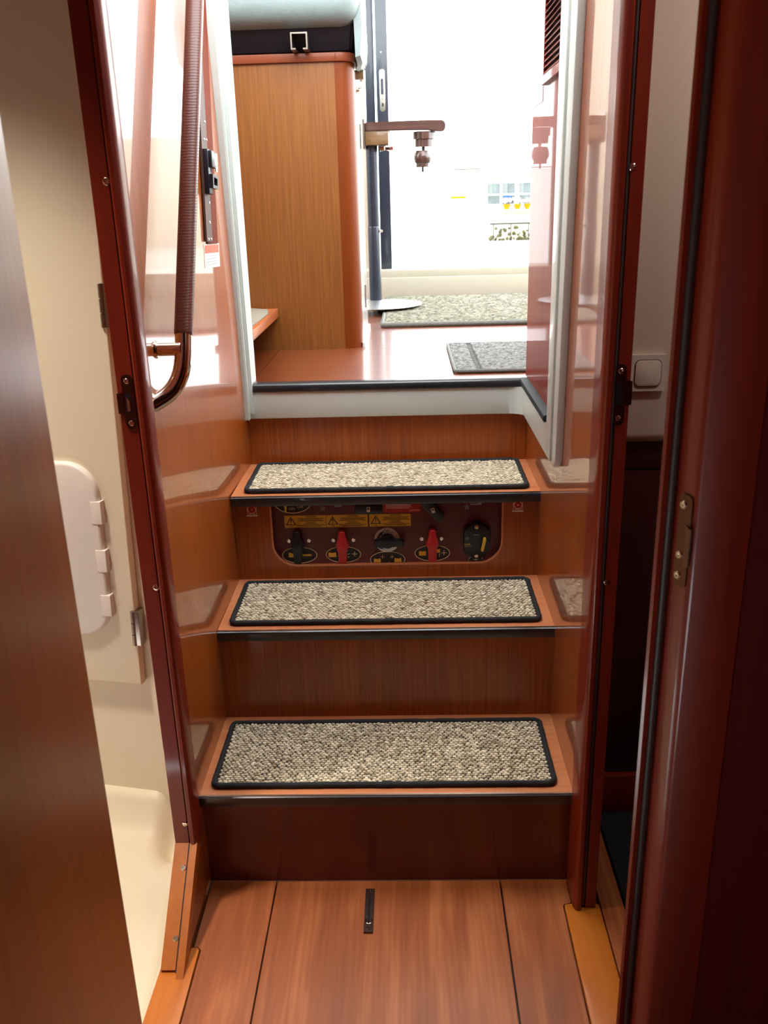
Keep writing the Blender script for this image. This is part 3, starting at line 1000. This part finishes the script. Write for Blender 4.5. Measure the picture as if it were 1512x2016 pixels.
screw(latch, (-0.0345, -0.021, 0.0012), 'z', 1, 0.0034)
screw(latch, (-0.0345, -0.1165, 0.0012), 'z', 1, 0.0034)
box('end_edge', (-0.0435, -0.0255), (-0.1285, -0.1255), (0.0008, 0.0018), STEEL, latch)

# ================================================================== DOOR FRAMES
# bathroom jamb on the left
jl = thing('door_frame', 'mahogany bathroom door jamb with strike plate and chamfered foot', 'door frame', (-0.38, -0.05, 0))
prof = [(-0.402, -0.05), (-0.376, -0.05), (-0.376, -0.042), (-0.3725, -0.042), (-0.3725, -0.054), (-0.369, -0.0575), (-0.364, -0.0575), (-0.359, -0.053), (-0.3565, -0.044), (-0.3565, -0.020), (-0.358, -0.014), (-0.3598, -0.0105), (-0.3598, -0.0205), (-0.402, -0.0205)]
prism('post', prof, 'z', 0.145, CEIL, W_JAMB, jl, smooth=True)
prism('seal', [(-0.3765, -0.047), (-0.372, -0.047), (-0.372, -0.0425), (-0.3765, -0.0425)], 'z', 0.145, CEIL, BROWNR, jl)
for z in (1.333, 0.681, 0.190):
    screw(jl, (-0.379, -0.05, z), 'y', -1, 0.0055)
spl = prism('strike_plate', rrect(-0.3945, -0.3765, 0.960, 1.048, 0.008, 5), 'y', -0.05, -0.0518, BRONZE, jl)
prism('strike_lip', [(-0.404, 0.986), (-0.394, 0.984), (-0.394, 1.020), (-0.404, 1.018)], 'y', -0.0495, -0.0525, BRONZE, spl)
box('latch_hole', (-0.3905, -0.383), (-0.0522, -0.0505), (0.985, 1.018), PLBLK, spl)
prism('latch_tongue', [(-0.3885, 0.990), (-0.384, 0.990), (-0.384, 1.006), (-0.3885, 1.013)], 'y', -0.0515, -0.0535, STEEL, spl)
screw(spl, (-0.3855, -0.0518, 1.038), 'y', -1, 0.0045)
screw(spl, (-0.3855, -0.0518, 0.970), 'y', -1, 0.0045)
# chamfered foot: bar running down towards the viewer
A = Vector((0, -0.05, 0.146))
B = Vector((0, -0.222, 0.003))
d = (B - A).normalized()
nrm = Vector((0, d.z, -d.y))
if nrm.z < 0:
    nrm = -nrm


def bar(name, x0, x1, h0, h1, t0, t1, mat, parent):
    bm = bmesh.new()
    L_ = (B - A).length
    P = lambda x, t, h: Vector((x, 0, 0)) + A + d * (t * L_) + nrm * h
    hexa(bm, [P(x0, t0, h0), P(x1, t0, h0), P(x1, t0, h1), P(x0, t0, h1)], [P(x0, t1, h0), P(x1, t1, h0), P(x1, t1, h1), P(x0, t1, h1)])
    return obj(name, bm, mat, parent)


bar('foot_rail', -0.403, -0.3765, -0.016, 0.0, -0.02, 0.97, W_LOWJ, jl)
bar('foot_seal', -0.3765, -0.3725, -0.016, -0.002, 0.0, 0.99, BROWNR, jl)
bar('foot_lip', -0.3725, -0.3590, -0.022, 0.006, 0.0, 1.06, W_LOWJ, jl)
for t in (0.2, 0.74):
    p = A + (B - A) * t
    s = lathe('screw', [(0.0, -0.001), (0.0055, -0.001), (0.0055, 0.0006), (0.0044, 0.0016), (0.0025, 0.0016), (0.0022, 0.0004), (0.0, 0.0004)], STEEL, None, (0, 0, 0), 'z', 12)
    s.data.transform(Matrix.Translation((-0.3815, p.y, p.z)) @ nrm.to_track_quat('Z', 'Y').to_matrix().to_4x4())
    s.parent = jl
    s.matrix_parent_inverse = jl.matrix_basis.inverted()

# jamb of the right cabin
jr = thing('door_frame', 'mahogany door jamb with strike plate beside the light switch', 'door frame', (0.38, -0.07, 0))
prof = [(0.4005, -0.068), (0.381, -0.068), (0.381, -0.058), (0.373, -0.058), (0.373, -0.072), (0.370, -0.0755), (0.364, -0.0755), (0.36, -0.072), (0.3575, -0.064), (0.3575, -0.045), (0.4005, -0.045)]
prism('post', prof, 'z', 0.003, CEIL, W_JAMB, jr, smooth=True)
tube('seal', [(0.377, -0.0635, 0.006), (0.377, -0.0635, CEIL)], 0.0042, BROWNR, jr, n=10)
for z in (1.331, 0.686):
    screw(jr, (0.3835, -0.068, z), 'y', -1, 0.0055)
spl = prism('strike_plate', rrect(0.3775, 0.3935, 0.955, 1.050, 0.007, 5), 'y', -0.068, -0.0698, BRONZE, jr)
prism('strike_lip', [(0.392, 0.985), (0.4035, 0.987), (0.4035, 1.024), (0.392, 1.026)], 'y', -0.0675, -0.0705, BRONZE, spl)
box('latch_hole', (0.380, 0.3885), (-0.0702, -0.0685), (0.988, 1.022), PLBLK, spl)
screw(spl, (0.385, -0.0698, 1.040), 'y', -1, 0.0045)
screw(spl, (0.385, -0.0698, 0.966), 'y', -1, 0.0045)

# near door post on the right (frame of the doorway the viewer stands in)
jn = thing('door_frame', 'near dark mahogany door post with a rubber seal and steel strike plate', 'door frame', (0.36, -0.56, 0))
prof = [(0.402, -0.515), (0.330, -0.515), (0.327, -0.5195), (0.3185, -0.5435), (0.321, -0.547), (0.3265, -0.546), (0.3265, -0.536), (0.3360, -0.536), (0.3365, -0.556), (0.346, -0.578), (0.350, -0.581), (0.402, -0.581)]
prism('post', prof, 'z', 0.0025, CEIL, W_JAMB, jn, smooth=True)
tube('seal', [(0.3315, -0.5425, 0.004), (0.3315, -0.5425, CEIL)], 0.0052, BROWNR, jn, n=12)
dn = Vector((0.0095, -0.022, 0)).normalized()
nn = Vector((-0.022, -0.0095, 0)).normalized()
bm = bmesh.new()
q = Vector((0.3412, -0.567, 0))
pts = []
for a, z in rrect(-0.0095, 0.0095, 0.905, 1.007, 0.006, 4):
    pts.append((a, z))
A_ = [bm.verts.new(q + dn * a + nn * 0.0 + Vector((0, 0, z))) for a, z in pts]
B_ = [bm.verts.new(q + dn * a + nn * 0.0018 + Vector((0, 0, z))) for a, z in pts]
bm.faces.new(A_)
bm.faces.new(B_)
for i in range(len(pts)):
    j = (i + 1) % len(pts)
    bm.faces.new((A_[i], A_[j], B_[j], B_[i]))
spl = obj('strike_plate', bm, BRONZE, jn)
bm = bmesh.new()
hexa(bm, [q + dn * 0.004 + nn * 0.001 + Vector((0, 0, z)) for z in (0.93, 0.975)] + [q + dn * 0.014 + nn * 0.003 + Vector((0, 0, z)) for z in (0.973, 0.932)],
     [q + dn * 0.004 + nn * 0.003 + Vector((0, 0, z)) for z in (0.93, 0.975)] + [q + dn * 0.014 + nn * 0.005 + Vector((0, 0, z)) for z in (0.973, 0.932)])
obj('strike_lip', bm, STEELB, spl)
for z in (0.995, 0.940, 0.917):
    s = lathe('screw', [(0.0, -0.001), (0.0045, -0.001), (0.0045, 0.0006), (0.0036, 0.0016), (0.002, 0.0016), (0.0018, 0.0004), (0.0, 0.0004)], STEEL, None, (0, 0, 0), 'z', 12)
    s.data.transform(Matrix.Translation(q + nn * 0.0018 + Vector((0, 0, z)) - dn * 0.003) @ nn.to_track_quat('Z', 'Y').to_matrix().to_4x4())
    s.parent = spl
    s.matrix_parent_inverse = spl.matrix_basis.inverted()

# open door leaf on the left
A2, B2 = Vector((-0.2965, -0.582, 0)), Vector((-0.245, -1.15, 0))
tt = (B2 - A2).normalized()
oo = Vector((tt.y, -tt.x, 0))
if oo.x > 0:
    oo = -oo
bm = bmesh.new()
th = 0.034
poly = [(A2 + tt * 0.004), (A2 + oo * 0.004), (A2 + oo * th), (B2 + oo * th), B2]
addprism(bm, [(p.x, p.y) for p in poly], 'z', 0.008, 1.93)
bmesh.ops.recalc_face_normals(bm, faces=bm.faces[:])
door = struct(obj('door_1', bm, W_DOOR), 'mahogany door leaf standing open toward the viewer', 'door')
bm = bmesh.new()
P = lambda o_, z: A2 + oo * o_ - tt * 0.0015 + Vector((0, 0, z))
hexa(bm, [P(0.0045, 0.008), P(th - 0.001, 0.008), P(th - 0.001, 0.008) + tt * 0.002, P(0.0045, 0.008) + tt * 0.002], [P(0.0045, 1.93), P(th - 0.001, 1.93), P(th - 0.001, 1.93) + tt * 0.002, P(0.0045, 1.93) + tt * 0.002])
obj('edge_highlight', bm, W_TREAD, door)  # pale strip stands for light caught along the rounded edge

# ================================================================== HANDRAIL
rail = thing('handrail', 'steel handrail wrapped in stitched brown leather rising along the glossy wall', 'handrail', (-0.40, 0.17, 0.95))
g0 = Vector((-0.348, 0.188, 1.074))
g1 = Vector((-0.3258, 0.497, 1.757))
gd = (g1 - g0).normalized()
path = [g0 + gd * t for t in [0, 0.003] + [0.006 + 0.02 * k for k in range(38)]]
tube('leather_grip', path, [0.0160, 0.0168] + [0.0170] * 38, LEATHB, rail, n=24)
keys = [g0 + gd * 0.004, Vector((-0.3488, 0.176, 1.042)), Vector((-0.353, 0.165, 1.012)), Vector((-0.364, 0.156, 0.988)), Vector((-0.380, 0.148, 0.972)), Vector((-0.398, 0.137, 0.962)), Vector((-0.412, 0.128, 0.956))]
curve = []
for k in range(len(keys) - 1):
    p0, p1, p2, p3 = keys[max(0, k - 1)], keys[k], keys[k + 1], keys[min(len(keys) - 1, k + 2)]
    for m in range(6):
        t = m / 6
        curve.append(0.5 * ((2 * p1) + (p2 - p0) * t + (2 * p0 - 5 * p1 + 4 * p2 - p3) * t * t + (3 * p1 - p0 - 3 * p2 + p3) * t ** 3))
curve.append(keys[-1])
tube('elbow', curve, 0.0156, STEEL, rail, n=24)
tube('standoff', [(-0.410, 0.172, 1.052), (-0.350, 0.172, 1.052)], 0.0122, STEEL, rail, n=20)
tube('standoff_flange', [(-0.408, 0.172, 1.052), (-0.3945, 0.172, 1.052), (-0.3925, 0.172, 1.052)], [0.0162, 0.0162, 0.0148], STEEL, rail, n=24)

# brown metal slide bolt beside the opening and the small notice under it
bolt = thing('slide_bolt', 'long brown metal slide bolt with black latch on the glossy wall', 'bolt', (-0.36, 0.58, 1.22))
prism('wood_backing', [(0.548, 1.216), (0.626, 1.214), (0.690, 1.70), (0.690, 1.93), (0.600, 1.93), (0.590, 1.6)], 'x', -0.374, -0.3575, wood('matt_brown_strip', (96, 34, 10), (112, 42, 14), (124, 52, 20), 'z', coat=0.0, rough=0.6, spec=0.08), bolt)
prism('channel', [(0.531, 1.222), (0.572, 1.221), (0.615, 1.60), (0.62, 1.93), (0.585, 1.93), (0.575, 1.6)], 'x', -0.3580, -0.3535, plain('brown_painted_metal', (84, 62, 54), 0.45, spec=0.2), bolt)
for (y, z) in ((0.545, 1.226), (0.565, 1.2255), (0.563, 1.26), (0.572, 1.30), (0.575, 1.425), (0.592, 1.425), (0.590, 1.46)):
    lathe('rivet', [(0.0, -0.001), (0.0035, -0.001), (0.003, 0.001), (0.0, 0.0015)], STEEL, bolt, (-0.3535, y, z), 'x', 10)
lt = prism('latch_body', [(0.545, 1.318), (0.574, 1.316), (0.586, 1.404), (0.556, 1.407)], 'x', -0.354, -0.343, PLBLK, bolt, bev=0.002)
prism('upper_clip', [(0.556, 1.371), (0.592, 1.367), (0.598, 1.399), (0.561, 1.404)], 'x', -0.345, -0.336, PLBLK, lt, bev=0.002)
ring_prism('lower_clip', [(0.551, 1.329), (0.590, 1.326), (0.595, 1.353), (0.555, 1.357)], [(0.559, 1.335), (0.584, 1.333), (0.588, 1.347), (0.562, 1.351)], 'x', -0.345, -0.336, PLBLK, lt)
prism('steel_pin', [(0.575, 1.362), (0.590, 1.361), (0.597, 1.396), (0.592, 1.398)], 'x', -0.3365, -0.3345, STEEL, lt)
prism('steel_pin', [(0.566, 1.334), (0.573, 1.334), (0.576, 1.352), (0.569, 1.352)], 'x', -0.3445, -0.340, STEEL, lt)

note = thing('notice_sticker', 'small white notice with an orange head on the glossy wall below the bolt', 'sticker', (-0.36, 0.58, 1.165))
prism('paper', [(0.519, 1.168), (0.634, 1.164), (0.641, 1.214), (0.524, 1.217)], 'x', -0.360, -0.3592, PRWHT, note)
hd = prism('orange_field', [(0.526, 1.198), (0.633, 1.195), (0.635, 1.2115), (0.528, 1.2145)], 'x', -0.3592, -0.3588, PRORG, note)
for k in range(3):
    c = 0.546 + 0.034 * k
    ring_prism('round_mark', ellipse(c, 1.2055, 0.011, 0.005, 16), ellipse(c, 1.2055, 0.009, 0.0038, 16), 'x', -0.3588, -0.3585, plain('pale_orange_print', (226, 130, 92), 0.5), hd)
for k, (a, b) in enumerate(((0.56, 0.60), (0.535, 0.62), (0.535, 0.625), (0.545, 0.615))):
    z = 1.1915 - 0.0058 * k
    prism('print_line', [(a, z), (b, z - 0.001), (b, z - 0.0025), (a, z - 0.0015)], 'x', -0.3592, -0.3589, PRGRY, note)

# both sit flat on the slightly turned wall
for root in (note, bolt):
    for ch in root.children_recursive:
        for v in ch.data.vertices:
            v.co.x -= 0.075 * (0.66 - v.co.y)

# ================================================================== LOUVRE AND PLATE ON THE PARTITION
vent = thing('louvre_vent', 'brown louvred wooden vent on the glossy partition', 'vent', (0.355, 0.49, 1.51))
V0, V1, VZ0, VZ1 = 0.36, 0.618, 1.512, 1.82
ring_prism('vent_frame', [(V0, VZ0), (V1, VZ0), (V1, VZ1), (V0, VZ1)], [(V0 + 0.02, VZ0 + 0.016), (V1 - 0.024, VZ0 + 0.016), (V1 - 0.024, VZ1 - 0.016), (V0 + 0.02, VZ1 - 0.016)], 'x', 0.3555, 0.347, W_PART, vent)
box('dark_back', (0.354, 0.3552), (V0 + 0.015, V1 - 0.02), (VZ0 + 0.012, VZ1 - 0.012), PLBLK, vent)
bm = bmesh.new()
addprism(bm, [(0.3545, 0.0085), (0.3535, 0.0095), (0.3468, 0.0018), (0.3478, 0.0002)], 'y', V0 + 0.0185, V1 - 0.0225)
# prism polygon above is given as (x, z)
slat0 = obj('slat', bm, W_PART, vent)
slat0.location.z += VZ0 + 0.017
for k in range(1, 25):
    s = slat0.copy()
    COL.objects.link(s)
    s.location.z = slat0.location.z + 0.0111 * k
tag(prism('pale_plate', [(0.645, 1.484), (0.77, 1.484), (0.77, 1.74), (0.69, 1.74), (0.652, 1.60)], 'x', 0.3555, 0.3545, plain('pale_plate_grey', (176, 176, 190), 0.35), None), 'pale blank plate on the partition beside the louvred vent', 'notice')  # thin pale polygon laid on the partition veneer

# ================================================================== SEAT CABINET AND SEAT
cab = thing('seat_cabinet', 'golden brown veneered seat cabinet with an orange rounded corner post', 'cabinet', (-0.4, 1.5, LZ))
box('front_panel', (-0.86, -0.132), (1.31, 1.33), (LZ, 1.661), W_CAB, cab)
pp = [(-0.132, 1.31)] + [(-0.120 + 0.041 * math.sin(math.radians(a)), 1.351 - 0.041 * math.cos(math.radians(a))) for a in range(0, 91, 10)] + [(-0.079, 1.365), (-0.132, 1.365)]
prism('corner_post', pp, 'z', LZ, 1.661, W_CABP, cab, smooth=True)
box('side_panel', (-0.094, -0.080), (1.365, 1.76), (LZ, 1.661), plain('side_sky_reflection', (228, 228, 222), 0.2, coat=0.6, noise=0.02), cab)  # white colour stands in for sky reflected in the glossy wood side
box('side_skirting', (-0.080, -0.072), (1.33, 1.76), (LZ, LZ + 0.014), GEL, cab)
box('hinge', (-0.080, -0.076), (1.60, 1.62), (0.955, 1.03), STEELB, cab)
box('hinge', (-0.080, -0.076), (1.60, 1.62), (1.45, 1.52), STEELB, cab)
top = [(-0.86, 1.302), (-0.13, 1.302)] + [(-0.125 + 0.052 * math.sin(math.radians(a)), 1.354 - 0.052 * math.cos(math.radians(a))) for a in range(0, 91, 10)] + [(-0.073, 1.78), (-0.86, 1.78)]
prism('cabinet_top', top, 'z', 1.661, 1.684, W_CABT, cab, bev=0.003)
lathe('knob', [(0.0, 0.0), (0.013, 0.0), (0.0135, 0.008), (0.0115, 0.012), (0.0135, 0.024), (0.0, 0.025)], W_PALE, cab, (-0.080, 1.45, 1.642), 'x', 20)
hk = lathe('hook_rose', [(0.0, 0.0), (0.010, 0.0), (0.006, 0.005), (0.006, 0.012), (0.010, 0.018), (0.0, 0.019)], STEEL, cab, (-0.080, 1.45, 1.602), 'x', 16)

seat = thing('helm_seat', 'helm seat with grey leather cushion on a black base', 'seat', (-0.42, 1.5, 1.684))
bm = bmesh.new()
addbox(bm, (-0.86, -0.052), (1.225, 1.72), (1.742, 1.96), 0.055, 6)
obj('cushion', bm, LEATH, seat, True)
bm = bmesh.new()
hexa(bm, [(-0.85, 1.33, 1.6845), (-0.083, 1.33, 1.6845), (-0.083, 1.68, 1.6845), (-0.85, 1.68, 1.6845)], [(-0.85, 1.275, 1.752), (-0.072, 1.275, 1.752), (-0.072, 1.70, 1.752), (-0.85, 1.70, 1.752)])
bmesh.ops.recalc_face_normals(bm, faces=bm.faces[:])
bmesh.ops.bevel(bm, geom=bm.edges[:], offset=0.008, segments=3, affect='EDGES')
obj('black_base', bm, BLKCL, seat, True)
bm = bmesh.new()
prev = None
for j in range(9):
    yy = 1.27 + 0.05 * j
    wv = 0.004 * math.sin(j * 2.1)
    dep = 1.665 - 0.02 * math.sin(j * 0.7)
    pr_ = [(-0.070 + wv, yy, dep), (-0.056 + wv, yy, dep + 0.004), (-0.050, yy, 1.74), (-0.052, yy, 1.80), (-0.072, yy, 1.78)]
    q_ = [bm.verts.new(p) for p in pr_]
    if prev:
        for k in range(5):
            bm.faces.new((prev[k], prev[(k + 1) % 5], q_[(k + 1) % 5], q_[k]))
    else:
        bm.faces.new(q_)
    prev = q_
bm.faces.new(prev)
obj('leather_skirt', bm, LEATH, seat, True)
bm = bmesh.new()
x0, x1, z0, z1 = -0.243, -0.197, 1.6848, 1.727
w = 0.004
addprism(bm, [(x0, z0), (x0 + 0.013, z0), (x0 + 0.013, z0 + w), (x0 + w, z0 + w), (x0 + w, z1 - w), (x1 - w, z1 - w), (x1 - w, z0 + w), (x1 - 0.013, z0 + w), (x1 - 0.013, z0), (x1, z0), (x1, z1), (x0, z1)], 'y', 1.245, 1.42)
obj('slide_rail', bm, STEELB, seat)
lathe('rail_bolt', [(0.0, 0.0), (0.004, 0.0), (0.004, -0.004), (0.0, -0.005)], STEEL, seat, (-0.222, 1.33, 1.708), 'y', 10)

# foot shelf left of the cabinet
fs = thing('foot_shelf', 'wooden foot shelf with a grey rubber top beside the seat cabinet', 'shelf', (-0.5, 1.06, LZ))
box('board', (-0.66, -0.332), (0.835, 1.309), (0.966, 0.992), W_FLOOR, fs, bev=0.002)
prism('grey_top', [(-0.655, 0.84), (-0.352, 0.84), (-0.346, 0.86), (-0.340, 1.16), (-0.355, 1.25), (-0.42, 1.30), (-0.655, 1.30)], 'z', 0.992, 0.997, GREYMAT, fs, bev=0.0015)
box('support', (-0.66, -0.60), (0.85, 1.30), (LZ, 0.966), W_DARK, fs)

# ================================================================== TABLE
tab = thing('folding_table', 'dark wooden table leaf on a black pedestal with turned fittings under it', 'table', (-0.067, 2.25, LZ))
bm = bmesh.new()
addprism(bm, [(-0.088, 1.540), (0.15, 1.537), (0.19, 1.531), (0.206, 1.531), (0.215, 1.538), (0.217, 1.560), (0.205, 1.571), (0.10, 1.572), (-0.088, 1.570)], 'y', 2.20, 2.30)
bmesh.ops.recalc_face_normals(bm, faces=bm.faces[:])
bmesh.ops.bevel(bm, geom=bm.edges[:], offset=0.003, segments=2, affect='EDGES')
obj('table_leaf', bm, W_TABLE, tab, True)
box('burl_block', (-0.088, 0.0), (2.205, 2.295), (1.490, 1.540), W_PALE, tab, bev=0.003)
box('end_plate', (-0.096, -0.089), (2.195, 2.305), (1.478, 1.580), STEELB, tab)
box('hinge_bracket', (-0.035, 0.018), (2.21, 2.29), (1.470, 1.4895), STEEL, tab, bev=0.004)
lathe('upper_fitting', [(0.0, 1.534), (0.043, 1.534), (0.043, 1.508), (0.036, 1.506), (0.036, 1.480), (0.0, 1.480)], W_KNOB, tab, (0.137, 2.25, 0), 'z', 28)
lathe('spindle', [(0.0, 1.482), (0.006, 1.482), (0.006, 1.460), (0.0, 1.460)], PLBLK, tab, (0.133, 2.25, 0), 'z', 12)
lathe('lower_fitting', [(0.0, 1.468), (0.026, 1.468), (0.032, 1.455), (0.034, 1.440), (0.030, 1.425), (0.026, 1.422), (0.026, 1.408), (0.0, 1.408)], W_KNOB, tab, (0.130, 2.25, 0), 'z', 28)
lathe('spindle_tip', [(0.0, 1.41), (0.004, 1.41), (0.004, 1.392), (0.0, 1.390)], PLBLK, tab, (0.130, 2.25, 0), 'z', 10)
tube('pedestal', [(-0.066, 2.25, LZ + 0.008), (-0.066, 2.25, 1.49)], 0.0225, ALUBLK, tab, n=28)
lathe('pedestal_sleeve', [(0.0, LZ + 0.01), (0.0245, LZ + 0.01), (0.0245, 1.19), (0.023, 1.195), (0.0, 1.195)], ALUBLK, tab, (-0.066, 2.25, 0), 'z', 28)
lathe('clamp_screw', [(0.0, 0.0), (0.005, 0.0), (0.005, 0.012), (0.0, 0.013)], STEEL, tab, (-0.044, 2.24, 1.178), 'x', 12)
lathe('base_plate', [(0.0, LZ), (0.03, LZ), (0.03, LZ + 0.0255), (0.185, LZ + 0.0255), (0.187, LZ + 0.028), (0.06, LZ + 0.036), (0.03, LZ + 0.045), (0.0, LZ + 0.045)], plain('satin_aluminium', (200, 204, 208), 0.3, metal=0.9), tab, (-0.066, 2.25, 0), 'z', 48)

# ================================================================== SALOON DOOR FRAME
dfr = thing('sliding_door_frame', 'black aluminium sliding door frame with steel flush lock at the saloon door', 'door frame', (-0.05, 2.85, 0.99))
box('fixed_stile', (-0.106, -0.066), (2.86, 2.90), (0.991, 2.93), ALUBLK, dfr, bev=0.002)
box('sliding_stile', (-0.056, -0.006), (2.80, 2.85), (0.991, 2.93), ALUBLK, dfr, bev=0.003)
lk = prism('lock_plate', rrect(-0.043, -0.019, 1.655, 1.822, 0.0115, 6), 'y', 2.7998, 2.796, STEEL, dfr)
prism('lock_slot', rrect(-0.037, -0.025, 1.722, 1.786, 0.0055, 5), 'y', 2.797, 2.7945, PLBLK, lk)
prism('key_slot', rrect(-0.035, -0.026, 1.675, 1.690, 0.004, 4), 'y', 2.797, 2.7945, PLBLK, lk)
lathe('lock_screw', [(0, 0), (0.004, 0), (0.003, -0.003), (0, -0.003)], STEEL, lk, (-0.031, 2.796, 1.804), 'y', 12)
lathe('lock_screw', [(0, 0), (0.004, 0), (0.003, -0.003), (0, -0.003)], STEEL, lk, (-0.031, 2.796, 1.708), 'y', 12)
lathe('rivet', [(0, 0), (0.004, 0), (0.003, -0.003), (0, -0.003)], STEEL, dfr, (-0.033, 2.80, 1.888), 'y', 12)


# ================================================================== RUGS
def rug(name, label, x0, x1, y0, y1, z, h, mat, px, seed, group=None, edge=True, fold=None):
    rnd = random.Random(seed)
    t = thing(name, label, 'rug', ((x0 + x1) / 2, (y0 + y1) / 2, z))
    bm = bmesh.new()
    lay = bm.verts.layers.float.new('shade')
    nx, ny = int((x1 - x0) / px), int((y1 - y0) / px)
    g = []
    for i in range(nx + 1):
        row = []
        for j in range(ny + 1):
            x, y = x0 + (x1 - x0) * i / nx, y0 + (y1 - y0) * j / ny
            inn = 0 < i < nx and 0 < j < ny
            hh = h * (0.7 + 0.5 * rnd.random()) if inn else h * 0.4
            if fold and abs(x - fold) < px:
                hh = h * 0.6
            v = bm.verts.new((x + rnd.uniform(-.3, .3) * px * inn, y + rnd.uniform(-.3, .3) * px * inn, z + hh))
            v[lay] = (rnd.random() * 0.7 + 0.3 * ((i + j) % 3 == 0)) if not (fold and abs(x - fold) < px) else -0.6
            row.append(v)
        g.append(row)
    for i in range(nx):
        for j in range(ny):
            bm.faces.new((g[i][j], g[i + 1][j], g[i + 1][j + 1], g[i][j + 1]))
    o = obj('pile', bm, mat, t)
    o['kind'] = 'stuff'
    box('backing', (x0, x1), (y0, y1), (z, z + h * 0.35), GREYMAT, t)
    path = [(x, y, z + h * 0.55) for x, y in rrect(x0, x1, y0, y1, 0.012, 4)]
    tube('binding', path + path[:1], h * 0.5, mat if edge == 'same' else BINDG, t, n=8)
    return t


BINDG = plain('grey_binding', (96, 98, 94), 0.8, noise=0.2, nscale=200)
rug('pile_rug', 'large pale speckled rug below the saloon door sill', -0.028, 1.4, 1.755, 2.66, LZ, 0.016, RUGP, 0.010, 11)
rug('door_mat', 'small grey woven mat near the landing edge', 0.181, 1.05, 0.858, 1.31, LZ, 0.010, MATP, 0.006, 12, fold=0.245)

# ================================================================== OUTSIDE
quay = struct(box('ground', (-90, 120), (6, 120), (-2.2, -1.2), QUAY), 'pale quay and water outside the saloon door', 'ground')
house = thing('far_house', 'white house with small paned windows across the water', 'house', (8, 54, -1.2))
bm = bmesh.new()
addbox(bm, (3.0, 40), (54, 62), (-1.2, 5.2))
obj('facade', bm, plain('pale_stone_render', (168, 160, 142), 0.85, noise=0.08, nscale=1.2), house)
S = 55.43 / 51.43


def fx(x):
    return 0.058 + (x - 0.058) * S


def fz(z):
    return 1.299 + (z - 1.299) * S


for a, b in ((4.56, 5.24), (5.36, 6.05), (6.25, 6.90), (7.1, 7.75)):
    xa, xb = fx(a), fx(b)
    za, zb = fz(0.83), fz(1.90)
    f_ = ring_prism('window', [(xa - 0.06, za - 0.06), (xb + 0.06, za - 0.06), (xb + 0.06, zb + 0.06), (xa - 0.06, zb + 0.06)], [(xa, za), (xb, za), (xb, zb), (xa, zb)], 'y', 54.0, 53.9, OUTW, house)
    zm = za + (zb - za) * 0.46
    box('pane', (xa, xb), (53.95, 54.0), (za, zm - 0.04), PANE, f_)
    box('pane', (xa, xb), (53.95, 54.0), (zm + 0.04, zb), PANE, f_)
    box('glazing_bar', (xa, xb), (53.9, 54.0), (zm - 0.04, zm + 0.04), OUTW, f_)
    box('curtain', (xa + 0.05, xa + (xb - xa) * 0.4), (53.93, 53.955), (zm + 0.04, zb), plain('curtain_fabric', (90, 96, 92), 0.9), f_)
    box('lintel_line', (xa - 0.1, xb + 0.05), (53.96, 54.0), (zb + 0.28, zb + 0.31), RAILM, f_)
box('blue_object', (fx(5.38), fx(5.85)), (53.6, 53.8), (fz(0.95), fz(1.28)), BLUEM, house)
for i, (x, lab) in enumerate(((5.55, 'yellow pot with pale flowers below the blue object at the far window'), (6.13, 'small yellow pot between two flower pots outside the far house'), (6.66, 'yellow pot with pink flowers outside the far house'))):
    cx, cz, cy = fx(x), fz(0.72), 53.35
    p = thing('flower_pot', lab, 'flower pot', (cx, cy, cz - 0.2), 'flower pots at the far house')
    lathe('pot', [(0.0, -0.20), (0.09, -0.20), (0.20, 0.06), (0.22, 0.12), (0.0, 0.12)], POTM, p, (cx, cy, cz), 'z', 16)
    bm = bmesh.new()
    rnd = random.Random(i)
    for k in range(14):
        mt = Matrix.Translation((cx + rnd.uniform(-0.26, 0.26), cy + rnd.uniform(-0.15, 0.15), cz + 0.17 + rnd.uniform(0, 0.24)))
        bmesh.ops.create_icosphere(bm, subdivisions=1, radius=rnd.uniform(0.06, 0.1), matrix=mt)
    obj('flowers', bm, FLW, p, True)
shelf = tag(box('pot_shelf', (fx(5.2), fx(7.6)), (53.1, 53.85), (fz(0.72) - 0.26, fz(0.72) - 0.20), OUTW), 'white ledge carrying the flower pots on the far house', 'ledge')
fence = thing('quay_railing', 'thin grey railing along the quay in front of the far house', 'railing', (6.5, 52, -1.2))
za = fz(-0.14)
box('top_rail', (4.9, 12), (51.98, 52.02), (za - 0.045, za + 0.045), RAILM, fence)
for k in range(7):
    x = 5.1 + k * 1.0
    box('post', (x - 0.025, x + 0.025), (51.98, 52.02), (-1.2, za), RAILM, fence)
hedge = bmesh.new()
rnd = random.Random(5)
for k in range(160):
    mt = Matrix.Translation((rnd.uniform(4.9, 12), rnd.uniform(52.3, 52.8), -1.15 + rnd.random() ** 2 * 0.7))
    bmesh.ops.create_icosphere(hedge, subdivisions=1, radius=rnd.uniform(0.05, 0.13), matrix=mt)
hd = obj('grass_strip', hedge, plain('dry_grass', (64, 62, 34), 0.95, noise=0.3, nscale=3), None, True)
hd['kind'] = 'stuff'
tag(hd, 'dry grass along the quay railing', 'grass')
boat = thing('moored_boat', 'white moored boat with a dark rail line and a yellow stripe', 'boat', (0.5, 25, -1.2))
prism('hull', [(-4.0, -1.2), (2.0, -1.2), (2.2, 1.6), (2.16, 1.97), (-4.0, 1.96)], 'y', 25.0, 28.0, OUTW, boat)
box('rail_line', (-4.0, 2.16), (24.97, 25.0), (1.985, 2.012), RAILM, boat)
box('yellow_stripe', (1.34, 1.77), (24.96, 25.0), (1.235, 1.30), plain('ochre_paint', (120, 96, 10), 0.9, spec=0.1), boat)
